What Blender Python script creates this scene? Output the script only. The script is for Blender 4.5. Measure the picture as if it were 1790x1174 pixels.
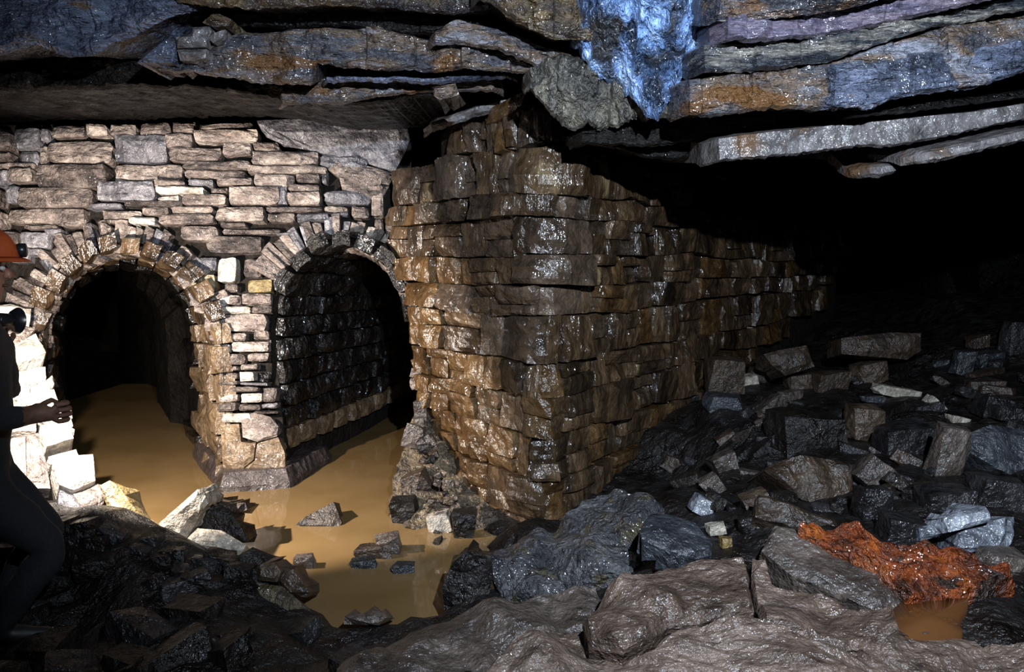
import bpy, bmesh, math, random
import numpy as np
from mathutils import Vector, Matrix, noise

random.seed(7)
scene = bpy.context.scene
for o in list(bpy.data.objects):
    bpy.data.objects.remove(o, do_unlink=True)
C = scene.collection

# ------------------------------------------------------------------ camera, world, lights, exposure
F = 1300.0                       # focal length in pixels of the 1790 x 1174 frame
CAMZ = 1.54
PITCH = math.atan(127.0 / F)
cd = bpy.data.cameras.new('camera')
cd.sensor_width = 36.0
cd.lens = F * 36.0 / 1790.0
cd.clip_start = 0.05
cam = bpy.data.objects.new('camera', cd)
cam.location = (0, 0, CAMZ)
cam.rotation_euler = (math.pi / 2 - PITCH, 0, 0)
C.objects.link(cam)
scene.camera = cam

w = bpy.data.worlds.new('dark_world')
scene.world = w
w.use_nodes = True
w.node_tree.nodes['Background'].inputs[0].default_value = (0.10, 0.11, 0.14, 1)
w.node_tree.nodes['Background'].inputs[1].default_value = 0.004

scene.view_settings.view_transform = 'Standard'
scene.view_settings.look = 'None'
scene.view_settings.gamma = 1.0
scene.view_settings.use_curve_mapping = False
scene.view_settings.exposure = 0.0


def spot(name, loc, target, power, color, angle, blend, radius):
    l = bpy.data.lights.new(name, 'SPOT')
    l.energy = power
    l.color = color
    l.spot_size = math.radians(angle)
    l.spot_blend = blend
    l.shadow_soft_size = radius
    o = bpy.data.objects.new(name, l)
    o.location = loc
    o.rotation_euler = (Vector(target) - Vector(loc)).to_track_quat('-Z', 'Y').to_euler()
    C.objects.link(o)
    return o


# the flash above the camera, and the flashgun the person holds towards the arches
spot('camera_flash_light', (0.50, 0.05, 2.37), (0.95, 4.0, 1.80), 1250, (0.74, 0.86, 1.0), 112, 0.9, 0.02)
spot('handheld_flash_light', (-2.275, 3.37, 1.30), (-2.275, 3.37 + 0.883, 1.30 - 0.469), 680, (1.0, 0.90, 0.80), 132, 0.2, 0.02)

# ------------------------------------------------------------------ projection helpers
FWD = Vector((0, math.cos(PITCH), -math.sin(PITCH)))
UP = Vector((0, math.sin(PITCH), math.cos(PITCH)))
RIGHT = Vector((1, 0, 0))
ORG = Vector((0, 0, CAMZ))


def ray(px, py):
    return RIGHT * ((px - 895.0) / F) + UP * (-(py - 587.0) / F) + FWD


def P(px, py, Y):
    d = ray(px, py)
    return ORG + d * (Y / d.y)


def onz(px, py, z):
    d = ray(px, py)
    return ORG + d * ((z - CAMZ) / d.z)


class Plane:
    def __init__(self, a, b, c):
        self.p = Vector(a)
        n = (Vector(b) - self.p).cross(Vector(c) - self.p).normalized()
        if n.dot(ORG - self.p) < 0:
            n = -n
        self.n = n

    def __call__(self, px, py):
        d = ray(px, py)
        t = (self.p - ORG).dot(self.n) / d.dot(self.n)
        return ORG + d * t, self.n


def fbm(v, s=1.0, o=4, seed=0.0):
    return noise.fractal(Vector((v.x * s + seed, v.y * s - seed * 0.7, v.z * s + seed * 1.3)), 1.0, 2.0, o)


def pl(pts, x):
    if x <= pts[0][0]: return pts[0][1]
    for (xa, ya), (xb, yb) in zip(pts, pts[1:]):
        if x <= xb:
            return lerp(ya, yb, (x - xa) / max(1e-6, xb - xa))
    return pts[-1][1]


# ------------------------------------------------------------------ object helpers
def setp(o, label=None, cat=None, group=None, kind=None):
    if label: o['label'] = label
    if cat: o['category'] = cat
    if group: o['group'] = group
    if kind: o['kind'] = kind
    return o


def mesh_obj(name, verts, faces, mat, parent=None, smooth=False, center=True):
    vs = [Vector(v) for v in verts]
    c = Vector((0, 0, 0))
    if center and vs:
        lo = Vector((min(v.x for v in vs), min(v.y for v in vs), min(v.z for v in vs)))
        hi = Vector((max(v.x for v in vs), max(v.y for v in vs), max(v.z for v in vs)))
        c = (lo + hi) / 2
    me = bpy.data.meshes.new(name)
    me.from_pydata([tuple(v - c) for v in vs], [], faces)
    me.update()
    if smooth:
        me.polygons.foreach_set('use_smooth', [True] * len(me.polygons))
    me.materials.append(mat)
    o = bpy.data.objects.new(name, me)
    o.location = c
    C.objects.link(o)
    if parent is not None:
        o.parent = parent
        o.location = c - parent.location if parent.rotation_euler == Matrix().to_euler() else c
    return o


def bm_obj(name, bm, mat, parent=None, smooth=False):
    bmesh.ops.recalc_face_normals(bm, faces=bm.faces)
    bm.verts.index_update()
    vs = [v.co.copy() for v in bm.verts]
    fs = [[v.index for v in f.verts] for f in bm.faces]
    bm.free()
    return mesh_obj(name, vs, fs, mat, parent, smooth)


# ------------------------------------------------------------------ materials
def rock_mat(name, cols, scale=3.0, rough=(0.28, 0.6), bump=0.6, bscale=22.0, bdist=0.02, var=0.35,
             stretch=(1, 1, 1), streak=0.0, spec=0.5, patch=None, rot=(0, 0, 0), ridge=0.10, wet=0.7):
    m = bpy.data.materials.new(name)
    m.use_nodes = True
    nt = m.node_tree
    N, L = nt.nodes, nt.links
    bs = N['Principled BSDF']
    geo = N.new('ShaderNodeNewGeometry')
    oi = N.new('ShaderNodeObjectInfo')
    mp = N.new('ShaderNodeMapping')
    mp.inputs['Scale'].default_value = stretch
    mp.inputs['Rotation'].default_value = rot
    L.new(geo.outputs['Position'], mp.inputs['Vector'])
    # shift the texture for every stone so neighbours differ
    off = N.new('ShaderNodeVectorMath'); off.operation = 'SCALE'
    off.inputs[0].default_value = (13.0, 7.0, 5.0)
    L.new(oi.outputs['Random'], off.inputs['Scale'])
    add = N.new('ShaderNodeVectorMath'); add.operation = 'ADD'
    L.new(mp.outputs[0], add.inputs[0]); L.new(off.outputs[0], add.inputs[1])
    n1 = N.new('ShaderNodeTexNoise')
    n1.inputs['Scale'].default_value = scale
    n1.inputs['Detail'].default_value = 7
    n1.inputs['Roughness'].default_value = 0.62
    L.new(add.outputs[0], n1.inputs['Vector'])
    cr = N.new('ShaderNodeValToRGB')
    e = cr.color_ramp.elements
    k = len(cols)
    e[0].position = 0.34; e[0].color = (*cols[0], 1)
    e[1].position = 0.68; e[1].color = (*cols[-1], 1)
    for i in range(1, k - 1):
        x = e.new(0.34 + 0.34 * i / (k - 1)); x.color = (*cols[i], 1)
    # per-object shift of the ramp input
    sh = N.new('ShaderNodeMath'); sh.operation = 'MULTIPLY_ADD'
    L.new(oi.outputs['Random'], sh.inputs[0]); sh.inputs[1].default_value = var * 0.6; sh.inputs[2].default_value = -var * 0.3
    ad = N.new('ShaderNodeMath'); ad.operation = 'ADD'
    L.new(n1.outputs['Fac'], ad.inputs[0]); L.new(sh.outputs[0], ad.inputs[1])
    L.new(ad.outputs[0], cr.inputs['Fac'])
    col = cr.outputs['Color']
    nm = N.new('ShaderNodeTexNoise'); nm.inputs['Scale'].default_value = scale * 5.5; nm.inputs['Detail'].default_value = 6; nm.inputs['Roughness'].default_value = 0.7
    L.new(add.outputs[0], nm.inputs['Vector'])
    mm0 = N.new('ShaderNodeMapRange'); mm0.inputs[1].default_value = 0.33; mm0.inputs[2].default_value = 0.67; mm0.inputs[3].default_value = 0.45; mm0.inputs[4].default_value = 1.55
    L.new(nm.outputs['Fac'], mm0.inputs[0])
    ml = N.new('ShaderNodeVectorMath'); ml.operation = 'SCALE'
    L.new(col, ml.inputs[0]); L.new(mm0.outputs[0], ml.inputs['Scale'])
    col = ml.outputs[0]
    if patch:
        pn = N.new('ShaderNodeTexNoise'); pn.inputs['Scale'].default_value = patch[1]; pn.inputs['Detail'].default_value = 4
        L.new(add.outputs[0], pn.inputs['Vector'])
        pr = N.new('ShaderNodeMapRange'); pr.inputs[1].default_value = patch[2]; pr.inputs[2].default_value = patch[2] + 0.07
        L.new(pn.outputs['Fac'], pr.inputs[0])
        mx = N.new('ShaderNodeMix'); mx.data_type = 'RGBA'
        L.new(pr.outputs[0], mx.inputs[0]); L.new(col, mx.inputs[6]); mx.inputs[7].default_value = (*patch[0], 1)
        col = mx.outputs[2]
    L.new(col, bs.inputs['Base Color'])
    # roughness
    n2 = N.new('ShaderNodeTexNoise'); n2.inputs['Scale'].default_value = scale * 2.3; n2.inputs['Detail'].default_value = 5
    L.new(add.outputs[0], n2.inputs['Vector'])
    mr = N.new('ShaderNodeMapRange'); mr.inputs[1].default_value = 0.35; mr.inputs[2].default_value = 0.65
    mr.inputs[3].default_value = rough[0]; mr.inputs[4].default_value = rough[1]
    L.new(n2.outputs['Fac'], mr.inputs[0])
    ro = mr.outputs[0]
    if streak > 0:
        m3 = N.new('ShaderNodeMapping'); m3.inputs['Scale'].default_value = (11, 11, 1.6)
        L.new(geo.outputs['Position'], m3.inputs['Vector'])
        n3 = N.new('ShaderNodeTexNoise'); n3.inputs['Scale'].default_value = 1.3; n3.inputs['Detail'].default_value = 3
        L.new(m3.outputs[0], n3.inputs['Vector'])
        r3 = N.new('ShaderNodeMapRange'); r3.inputs[1].default_value = 0.55; r3.inputs[2].default_value = 0.63
        r3.inputs[3].default_value = 0.0; r3.inputs[4].default_value = streak
        L.new(n3.outputs['Fac'], r3.inputs[0])
        mm = N.new('ShaderNodeMix'); mm.data_type = 'FLOAT'
        L.new(r3.outputs[0], mm.inputs[0]); L.new(ro, mm.inputs[2]); mm.inputs[3].default_value = 0.12
        ro = mm.outputs[0]
    L.new(ro, bs.inputs['Roughness'])
    bs.inputs['Specular IOR Level'].default_value = spec
    # fine relief
    nb = N.new('ShaderNodeTexNoise'); nb.inputs['Scale'].default_value = bscale; nb.inputs['Detail'].default_value = 4.5
    nb.inputs['Roughness'].default_value = 0.62
    L.new(add.outputs[0], nb.inputs['Vector'])
    nr = N.new('ShaderNodeTexNoise'); nr.noise_type = 'RIDGED_MULTIFRACTAL'
    nr.inputs['Scale'].default_value = bscale * 0.45; nr.inputs['Detail'].default_value = 5; nr.inputs['Roughness'].default_value = 0.6
    L.new(add.outputs[0], nr.inputs['Vector'])
    hs = N.new('ShaderNodeMath'); hs.operation = 'MULTIPLY_ADD'
    L.new(nr.outputs['Fac'], hs.inputs[0]); hs.inputs[1].default_value = -ridge; L.new(nb.outputs['Fac'], hs.inputs[2])
    bp = N.new('ShaderNodeBump'); bp.inputs['Strength'].default_value = bump; bp.inputs['Distance'].default_value = bdist * 2.6
    L.new(hs.outputs[0], bp.inputs['Height'])
    L.new(bp.outputs[0], bs.inputs['Normal'])
    if wet > 0:
        # a film of water: glints on its own smoother relief, thicker in patches and runs
        wm = N.new('ShaderNodeMapping'); wm.inputs['Scale'].default_value = (1.0, 1.0, 0.5 if streak else 1.0)
        L.new(geo.outputs['Position'], wm.inputs['Vector'])
        wn = N.new('ShaderNodeTexNoise'); wn.inputs['Scale'].default_value = 7.0; wn.inputs['Detail'].default_value = 3
        L.new(wm.outputs[0], wn.inputs['Vector'])
        wr = N.new('ShaderNodeMapRange'); wr.inputs[1].default_value = 0.46; wr.inputs[2].default_value = 0.62; wr.inputs[3].default_value = 0.0; wr.inputs[4].default_value = wet
        L.new(wn.outputs['Fac'], wr.inputs[0])
        L.new(wr.outputs[0], bs.inputs['Coat Weight'])
        bs.inputs['Coat Roughness'].default_value = 0.13
        bs.inputs['Coat IOR'].default_value = 1.6
        cn = N.new('ShaderNodeTexNoise'); cn.inputs['Scale'].default_value = 30.0; cn.inputs['Detail'].default_value = 2.0; cn.inputs['Roughness'].default_value = 0.5
        L.new(wm.outputs[0], cn.inputs['Vector'])
        cb = N.new('ShaderNodeBump'); cb.inputs['Strength'].default_value = 1.0; cb.inputs['Distance'].default_value = 0.035
        L.new(cn.outputs['Fac'], cb.inputs['Height'])
        L.new(cb.outputs[0], bs.inputs['Coat Normal'])
    return m


def plain_mat(name, col, rough=0.5, metal=0.0, bump=0.0, bscale=40, coat=0.0):
    m = bpy.data.materials.new(name); m.use_nodes = True
    nt = m.node_tree; N, L = nt.nodes, nt.links
    bs = N['Principled BSDF']
    geo = N.new('ShaderNodeNewGeometry')
    n = N.new('ShaderNodeTexNoise'); n.inputs['Scale'].default_value = bscale; n.inputs['Detail'].default_value = 4
    L.new(geo.outputs['Position'], n.inputs['Vector'])
    cr = N.new('ShaderNodeValToRGB')
    cr.color_ramp.elements[0].color = (*[c * 0.75 for c in col], 1); cr.color_ramp.elements[0].position = 0.3
    cr.color_ramp.elements[1].color = (*[min(1, c * 1.2) for c in col], 1); cr.color_ramp.elements[1].position = 0.7
    L.new(n.outputs['Fac'], cr.inputs['Fac']); L.new(cr.outputs['Color'], bs.inputs['Base Color'])
    bs.inputs['Roughness'].default_value = rough
    bs.inputs['Metallic'].default_value = metal
    bs.inputs['Coat Weight'].default_value = coat
    if bump:
        b = N.new('ShaderNodeBump'); b.inputs['Strength'].default_value = bump; b.inputs['Distance'].default_value = 0.01
        L.new(n.outputs['Fac'], b.inputs['Height']); L.new(b.outputs[0], bs.inputs['Normal'])
    return m


M = {}
M['wall'] = rock_mat('arch_wall_stone', [(0.03, 0.023, 0.021), (0.11, 0.086, 0.076), (0.2, 0.16, 0.138), (0.36, 0.305, 0.262)],
                     scale=4.5, rough=(0.3, 0.65), bump=0.85, bscale=16, bdist=0.03, var=0.30, stretch=(1, 1, 1.6), wet=0.35)
M['wall_pale'] = rock_mat('pale_quartz_stone', [(0.2363, 0.2025, 0.162), (0.3712, 0.3375, 0.297), (0.4455, 0.4185, 0.3712)], scale=6,
                          rough=(0.3, 0.6), bump=0.6, bscale=18, bdist=0.02, var=0.2, wet=0.3)
M['wall_ochre'] = rock_mat('ochre_stone', [(0.0862, 0.0549, 0.0196), (0.1764, 0.1254, 0.047), (0.196, 0.1646, 0.1176)], scale=6,
                           rough=(0.3, 0.6), bump=0.7, bscale=18, bdist=0.02, var=0.2, wet=0.2)
M['wall_slate'] = rock_mat('slate_stone', [(0.035, 0.034, 0.042), (0.10, 0.095, 0.105), (0.2, 0.19, 0.2)], scale=4,
                           rough=(0.25, 0.55), bump=0.7, bscale=14, bdist=0.025, var=0.2, wet=0.5)
M['core'] = rock_mat('dark_joint_earth', [(0.006, 0.0045, 0.0035), (0.015, 0.011, 0.008)], scale=6, rough=(0.6, 0.9), bump=0.8, spec=0.15, wet=0.0)
M['clay'] = rock_mat('clay_coated_stone', [(0.07, 0.045, 0.025), (0.125, 0.083, 0.047), (0.18, 0.125, 0.075)], scale=5,
                     rough=(0.2, 0.5), bump=0.7, bscale=14, bdist=0.02, var=0.2, wet=0.8)
M['plinth'] = rock_mat('waterline_stone', [(0.018, 0.0132, 0.0132), (0.036, 0.027, 0.0258), (0.054, 0.042, 0.039)], scale=7, rough=(0.2, 0.5), bump=0.7)
M['pier'] = rock_mat('pier_stone', [(0.0111, 0.0068, 0.0041), (0.0314, 0.0194, 0.0104), (0.0556, 0.034, 0.0179), (0.0926, 0.0583, 0.0317)],
                     scale=3.5, rough=(0.14, 0.36), bump=0.55, bscale=14, bdist=0.025, var=0.32, stretch=(1.5, 1.5, 0.55), streak=0.8,
                     patch=((0.20, 0.145, 0.075), 3.2, 0.66), wet=1)
M['pier_gray'] = rock_mat('pier_gray_stone', [(0.0176, 0.0119, 0.008), (0.0539, 0.0361, 0.024), (0.096, 0.066, 0.0448)],
                          scale=3, rough=(0.16, 0.4), bump=0.5, bscale=14, bdist=0.025, var=0.25, streak=0.7, wet=1)
M['pier_tan'] = rock_mat('pier_ochre_clay_stone', [(0.0284, 0.0148, 0.0055), (0.0597, 0.0319, 0.0117), (0.0908, 0.0536, 0.0226)],
                         scale=4, rough=(0.16, 0.4), bump=0.5, bscale=14, bdist=0.025, var=0.25, streak=0.6, wet=1)
M['tunnel'] = rock_mat('shade_dark_tunnel_stone', [(0.0024, 0.0021, 0.0019), (0.0073, 0.0062, 0.0056), (0.0159, 0.0129, 0.0111)], scale=5,
                       rough=(0.14, 0.35), bump=0.8, bscale=16, bdist=0.03, var=0.3, streak=0.5, wet=1)  # darkness inside the tunnels painted in as near-black stone
S3 = (1.0, 1.0, 3.2)
M['roof_blue'] = rock_mat('blue_slate_roof', [(0.025, 0.03, 0.045), (0.085, 0.1, 0.15), (0.19, 0.22, 0.31)], scale=2.6,
                          rough=(0.16, 0.42), bump=0.9, bscale=10, bdist=0.04, var=0.2, stretch=S3,
                          patch=((0.11, 0.07, 0.042), 2.6, 0.6), wet=1)
M['roof_mix'] = rock_mat('mixed_slate_roof', [(0.016, 0.016, 0.02), (0.06, 0.062, 0.075), (0.115, 0.078, 0.052), (0.17, 0.175, 0.21)], scale=2.8,
                         rough=(0.14, 0.38), bump=0.9, bscale=10, bdist=0.04, var=0.2, stretch=S3,
                         patch=((0.12, 0.058, 0.022), 2.6, 0.58), wet=1)
M['roof_ochre'] = rock_mat('ochre_roof', [(0.012, 0.011, 0.014), (0.045, 0.034, 0.026), (0.1, 0.066, 0.03), (0.17, 0.14, 0.1)], scale=2.8,
                           rough=(0.16, 0.4), bump=0.9, bscale=12, bdist=0.04, var=0.2, stretch=(1, 1, 2))
M['roof_purple'] = rock_mat('purple_slate_roof', [(0.0324, 0.0292, 0.0432), (0.081, 0.0713, 0.108), (0.1296, 0.1026, 0.1296)], scale=3,
                            rough=(0.18, 0.4), bump=0.7, bscale=9, bdist=0.03, var=0.2, stretch=(0.8, 0.8, 6), rot=(0, 0.12, 0))
M['roof_speck'] = rock_mat('speckled_strata_roof', [(0.008, 0.01, 0.014), (0.04, 0.045, 0.055), (0.27, 0.25, 0.22)], scale=7,
                           rough=(0.1, 0.3), bump=1.0, bscale=16, bdist=0.04, var=0.2, stretch=(0.5, 0.5, 3.5), rot=(0, 0.15, 0), wet=1)
M['roof_gray'] = rock_mat('gray_slab_roof', [(0.048, 0.0442, 0.0432), (0.1056, 0.096, 0.096), (0.1632, 0.1488, 0.1488)], scale=3,
                          rough=(0.22, 0.5), bump=0.6, bscale=14, bdist=0.02, var=0.2, patch=((0.10, 0.058, 0.033), 2.4, 0.58))
M['roof_shade'] = rock_mat('shade_dark_roof', [(0.0027, 0.0024, 0.0022), (0.0059, 0.0051, 0.0049), (0.0108, 0.0092, 0.0081)], scale=3,
                          rough=(0.25, 0.6), bump=0.9, bscale=10, bdist=0.04, var=0.2, stretch=S3, wet=0.2, spec=0.25)  # roof shade put into the colour: kept near black where light would reach
M['flow_sheen'] = rock_mat('flow_with_painted_sheen', [(0.012, 0.018, 0.033), (0.0525, 0.09, 0.18), (0.18, 0.3, 0.57), (0.6, 0.78, 1.08)], scale=5,
                          rough=(0.07, 0.22), bump=1.0, bscale=14, bdist=0.045, var=0.1, stretch=(1.4, 1.4, 0.8), spec=0.7, wet=1, patch=((0.02, 0.022, 0.026), 3.5, 0.56))  # blue to near-white tones paint the flash reflection on wet rock
M['flow_pale'] = rock_mat('pale_calcite_flow', [(0.02, 0.019, 0.018), (0.09, 0.082, 0.068), (0.2, 0.18, 0.13)], scale=5,
                          rough=(0.25, 0.5), bump=0.9, bscale=18, bdist=0.03, var=0.1, stretch=(1.5, 1.5, 0.8), wet=0.8)
M['mud'] = rock_mat('dark_mud', [(0.0022, 0.0016, 0.0013), (0.0053, 0.0037, 0.0031), (0.0111, 0.0082, 0.0067)], scale=4,
                    rough=(0.25, 0.7), bump=1.0, bscale=14, bdist=0.025, var=0.0, wet=0.15, spec=0.3)
M['rock_gray'] = rock_mat('gray_rock', [(0.0263, 0.0202, 0.0168), (0.0525, 0.0404, 0.0337), (0.0919, 0.0727, 0.0612)], scale=4,
                          rough=(0.22, 0.5), bump=0.8, bscale=18, bdist=0.018, var=0.2, wet=0.15)
M['rock_slab'] = rock_mat('foreground_slab_rock', [(0.038, 0.0248, 0.0181), (0.085, 0.058, 0.0439), (0.135, 0.0975, 0.0765)], scale=3,
                          rough=(0.24, 0.5), bump=0.9, bscale=17, bdist=0.018, var=0.15, stretch=(0.8, 1, 1.5), wet=0.3)
M['rock_wet'] = rock_mat('wet_boulder_rock', [(0.0126, 0.0138, 0.0163), (0.0376, 0.0376, 0.0414), (0.0815, 0.0815, 0.0846)], scale=6,
                         rough=(0.1, 0.32), bump=1.0, bscale=28, bdist=0.025, var=0.15, patch=((0.055, 0.045, 0.025), 9, 0.57), wet=1)
M['rock_brown'] = rock_mat('brown_rock', [(0.0115, 0.0071, 0.0044), (0.0287, 0.0177, 0.0107), (0.0487, 0.0314, 0.019)], scale=4,
                           rough=(0.3, 0.6), bump=0.7, bscale=18, bdist=0.018, var=0.25, wet=0.15)
M['rock_dark'] = rock_mat('dark_rock', [(0.005, 0.0045, 0.0045), (0.013, 0.0118, 0.0122), (0.025, 0.023, 0.0245)], scale=4,
                          rough=(0.16, 0.45), bump=0.8, bscale=18, bdist=0.018, var=0.3, wet=0.15, spec=0.3)
M['rock_blue'] = rock_mat('blue_gray_rock', [(0.0085, 0.0095, 0.0117), (0.0212, 0.0232, 0.0275), (0.0381, 0.0423, 0.0487)], scale=4,
                          rough=(0.2, 0.5), bump=0.8, bscale=18, bdist=0.018, var=0.2, wet=0.15)
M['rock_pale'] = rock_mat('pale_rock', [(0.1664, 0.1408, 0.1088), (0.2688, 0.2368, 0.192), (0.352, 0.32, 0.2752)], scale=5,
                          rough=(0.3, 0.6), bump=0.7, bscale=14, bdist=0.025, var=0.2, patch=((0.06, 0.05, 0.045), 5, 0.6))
M['rock_glint'] = rock_mat('fractured_glossy_rock', [(0.048, 0.052, 0.064), (0.128, 0.136, 0.16), (0.24, 0.256, 0.288)], scale=5,
                           rough=(0.12, 0.3), bump=0.7, bscale=16, bdist=0.025, var=0.2, spec=0.8, wet=1)
M['bank'] = rock_mat('shade_dark_bank_rock', [(0.0023, 0.0016, 0.0013), (0.0058, 0.0041, 0.0031), (0.0115, 0.0086, 0.0064)], scale=4,
                     rough=(0.3, 0.6), bump=0.8, bscale=18, bdist=0.018, var=0.25, wet=0.15, spec=0.3)  # near-black colour carries the shade of the left bank
M['bank_yellow'] = rock_mat('yellow_brown_slab', [(0.0175, 0.014, 0.0126), (0.056, 0.042, 0.021), (0.091, 0.07, 0.035)], scale=4,
                            rough=(0.3, 0.6), bump=0.8, bscale=12, bdist=0.03, var=0.2, stretch=(2, 0.6, 1), wet=0.3)
M['ochre'] = rock_mat('orange_iron_ochre', [(0.0382, 0.0099, 0.0033), (0.1529, 0.03, 0.0055), (0.2512, 0.0655, 0.0109)], scale=9,
                      rough=(0.12, 0.4), bump=1.0, bscale=26, bdist=0.03, var=0.0, wet=1, patch=((0.02, 0.010, 0.006), 7.0, 0.53))
M['rubble'] = rock_mat('heap_rubble', [(0.022, 0.016, 0.011), (0.06, 0.044, 0.03), (0.115, 0.085, 0.056), (0.18, 0.135, 0.08)], scale=9,
                       rough=(0.2, 0.55), bump=1.0, bscale=20, bdist=0.035, var=0.2, wet=0.8)


def water_mat(name, col, col2, rough=0.06):
    m = bpy.data.materials.new(name); m.use_nodes = True
    nt = m.node_tree; N, L = nt.nodes, nt.links
    bs = N['Principled BSDF']
    geo = N.new('ShaderNodeNewGeometry')
    n = N.new('ShaderNodeTexNoise'); n.inputs['Scale'].default_value = 2.2; n.inputs['Detail'].default_value = 3
    L.new(geo.outputs['Position'], n.inputs['Vector'])
    cr = N.new('ShaderNodeValToRGB')
    cr.color_ramp.elements[0].color = (*col2, 1); cr.color_ramp.elements[0].position = 0.3
    cr.color_ramp.elements[1].color = (*col, 1); cr.color_ramp.elements[1].position = 0.6
    L.new(n.outputs['Fac'], cr.inputs['Fac']); L.new(cr.outputs['Color'], bs.inputs['Base Color'])
    bs.inputs['Roughness'].default_value = rough
    bs.inputs['IOR'].default_value = 1.33
    nb = N.new('ShaderNodeTexNoise'); nb.inputs['Scale'].default_value = 5; nb.inputs['Detail'].default_value = 2
    L.new(geo.outputs['Position'], nb.inputs['Vector'])
    b = N.new('ShaderNodeBump'); b.inputs['Strength'].default_value = 0.05; b.inputs['Distance'].default_value = 0.02
    L.new(nb.outputs['Fac'], b.inputs['Height']); L.new(b.outputs[0], bs.inputs['Normal'])
    return m


M['water'] = water_mat('silty_brown_water', (0.15, 0.094, 0.040), (0.12, 0.073, 0.029))
M['puddle'] = water_mat('rusty_puddle_water', (0.085, 0.035, 0.012), (0.05, 0.022, 0.009))


# ------------------------------------------------------------------ masonry stone builder
def lerp(a, b, t):
    return a + (b - a) * t


def stone(S, quad, mat, parent, depth=0.16, proud=0.0, nu=6, nv=5, gap=1.4, rough=0.016, rnd=0.018, name='stone', rot=0.012, knock=0.07):
    """quad: four (u, v) corners, clockwise from upper left, on surface S(u, v) -> (point, normal)"""
    q = [Vector((a, b)) for a, b in quad]
    c = sum(q, Vector((0, 0))) / 4
    # joints: shrink every corner a little, unevenly
    qq = []
    for p in q:
        d = c - p
        ln = max(d.length, 1e-6)
        qq.append(p + d / ln * min(gap * random.uniform(0.6, 1.6), ln * 0.3))
    tl, tr, br, bl = qq
    sd = random.uniform(0, 100)
    ta, tb = random.uniform(-rot, rot), random.uniform(-rot, rot)
    off = proud + random.uniform(-0.012, 0.014)
    verts, faces = [], []
    size = (S(tl.x, tl.y)[0] - S(br.x, br.y)[0]).length
    rg = rough * min(1.6, max(0.45, size / 0.3))
    for j in range(nv):
        tv = j / (nv - 1)
        for i in range(nu):
            tu = i / (nu - 1)
            # edges wander, corners are knocked off
            a = lerp(tl, tr, tu); b = lerp(bl, br, tu)
            p = lerp(a, b, tv)
            ex = min(tu, 1 - tu) * 2; ey = min(tv, 1 - tv) * 2
            edge = (i in (0, nu - 1)) or (j in (0, nv - 1))
            corner = (i in (0, nu - 1)) and (j in (0, nv - 1))
            if corner:
                p = p + (c - p) * knock * random.uniform(0.3, 2.0)
            elif edge:
                p = p + (c - p) * random.uniform(-0.012, 0.045)
            w, n = S(p.x, p.y)
            h = off + ta * (tu - 0.5) * 2 + tb * (tv - 0.5) * 2
            h += rg * 1.3 * fbm(w, 6.0, 3, sd) + rg * 0.5 * fbm(w, 22.0, 2, sd + 9)
            if edge: h -= rnd * random.uniform(0.5, 1.3)
            verts.append(w + n * h)
    for j in range(nv - 1):
        for i in range(nu - 1):
            k = j * nu + i
            faces.append((k, k + nu, k + nu + 1, k + 1))
    ring = [i for i in range(nu)] + [j * nu + nu - 1 for j in range(1, nv)] + \
           [(nv - 1) * nu + i for i in range(nu - 2, -1, -1)] + [j * nu for j in range(nv - 2, 0, -1)]
    base = len(verts)
    nn = S(c.x, c.y)[1]
    for k in ring:
        verts.append(verts[k] - nn * depth)
    m = len(ring)
    for k in range(m):
        k2 = (k + 1) % m
        faces.append((ring[k], ring[k2], base + k2, base + k))
    faces.append(tuple(base + k for k in range(m - 1, -1, -1)))
    return mesh_obj(name, verts, faces, mat, parent, smooth=False)


def rect(x0, y0, x1, y1, j=2.0):
    r = lambda: random.uniform(-j, j)
    return [(x0 + r() * .6, y0 + r() * .7), (x1 + r() * .6, y0 + r() * .7), (x1 + r() * .6, y1 + r() * .7), (x0 + r() * .6, y1 + r() * .7)]


# ------------------------------------------------------------------ back wall with its two arches
SW = Plane((-3.5, 5.00 + 0.02, 1.0), (-0.8, 5.27 + 0.02, 1.0), (-2.0, 5.15 + 0.18, 2.0))
A1 = dict(cx=205, cy=590, rx=141, ry=146)
A2 = dict(cx=584, cy=545, rx=117, ry=113)


def intrados(x):
    for a in (A1, A2):
        t = (x - a['cx']) / a['rx']
        if abs(t) < 1:
            return a['cy'] - a['ry'] * math.sqrt(1 - t * t)
    return None


vs, fs = [], []
cols = [-260 + 6 * i for i in range(164)]
NR = 10
for x in cols:
    yb = intrados(x)
    yb = (yb - 5) if yb is not None else (900 if x < 300 else 560)
    for j in range(NR):
        y = lerp(209, yb, j / (NR - 1))
        p, n = SW(x, y)
        vs.append(p - n * (0.11 + 0.012 * fbm(p, 8, 2)))
for i in range(len(cols) - 1):
    for j in range(NR - 1):
        k = i * NR + j
        fs.append((k, k + 1, k + NR + 1, k + NR))
wall_back = setp(mesh_obj('wall_back', vs, fs, M['core']), kind='structure')

Z1 = lambda *q: [(q[0] * .3236, 180 + q[1] * .3236), (q[2] * .3236, 180 + q[3] * .3236)]
pick_wall = lambda: M['wall'] if random.random() < 0.86 else M['wall_slate']


def z_rects(lst, ox, oy, s, S, parent, **kw):
    for r in lst:
        m = M[r[4]] if len(r) > 4 else pick_wall()
        pr = r[5] if len(r) > 5 else random.choice((0, 0, 0.01, 0.02, -0.015))
        stone(S, rect(ox + r[0] * s, oy + r[1] * s, ox + r[2] * s, oy + r[3] * s), m, parent, proud=pr, **kw)


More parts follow.
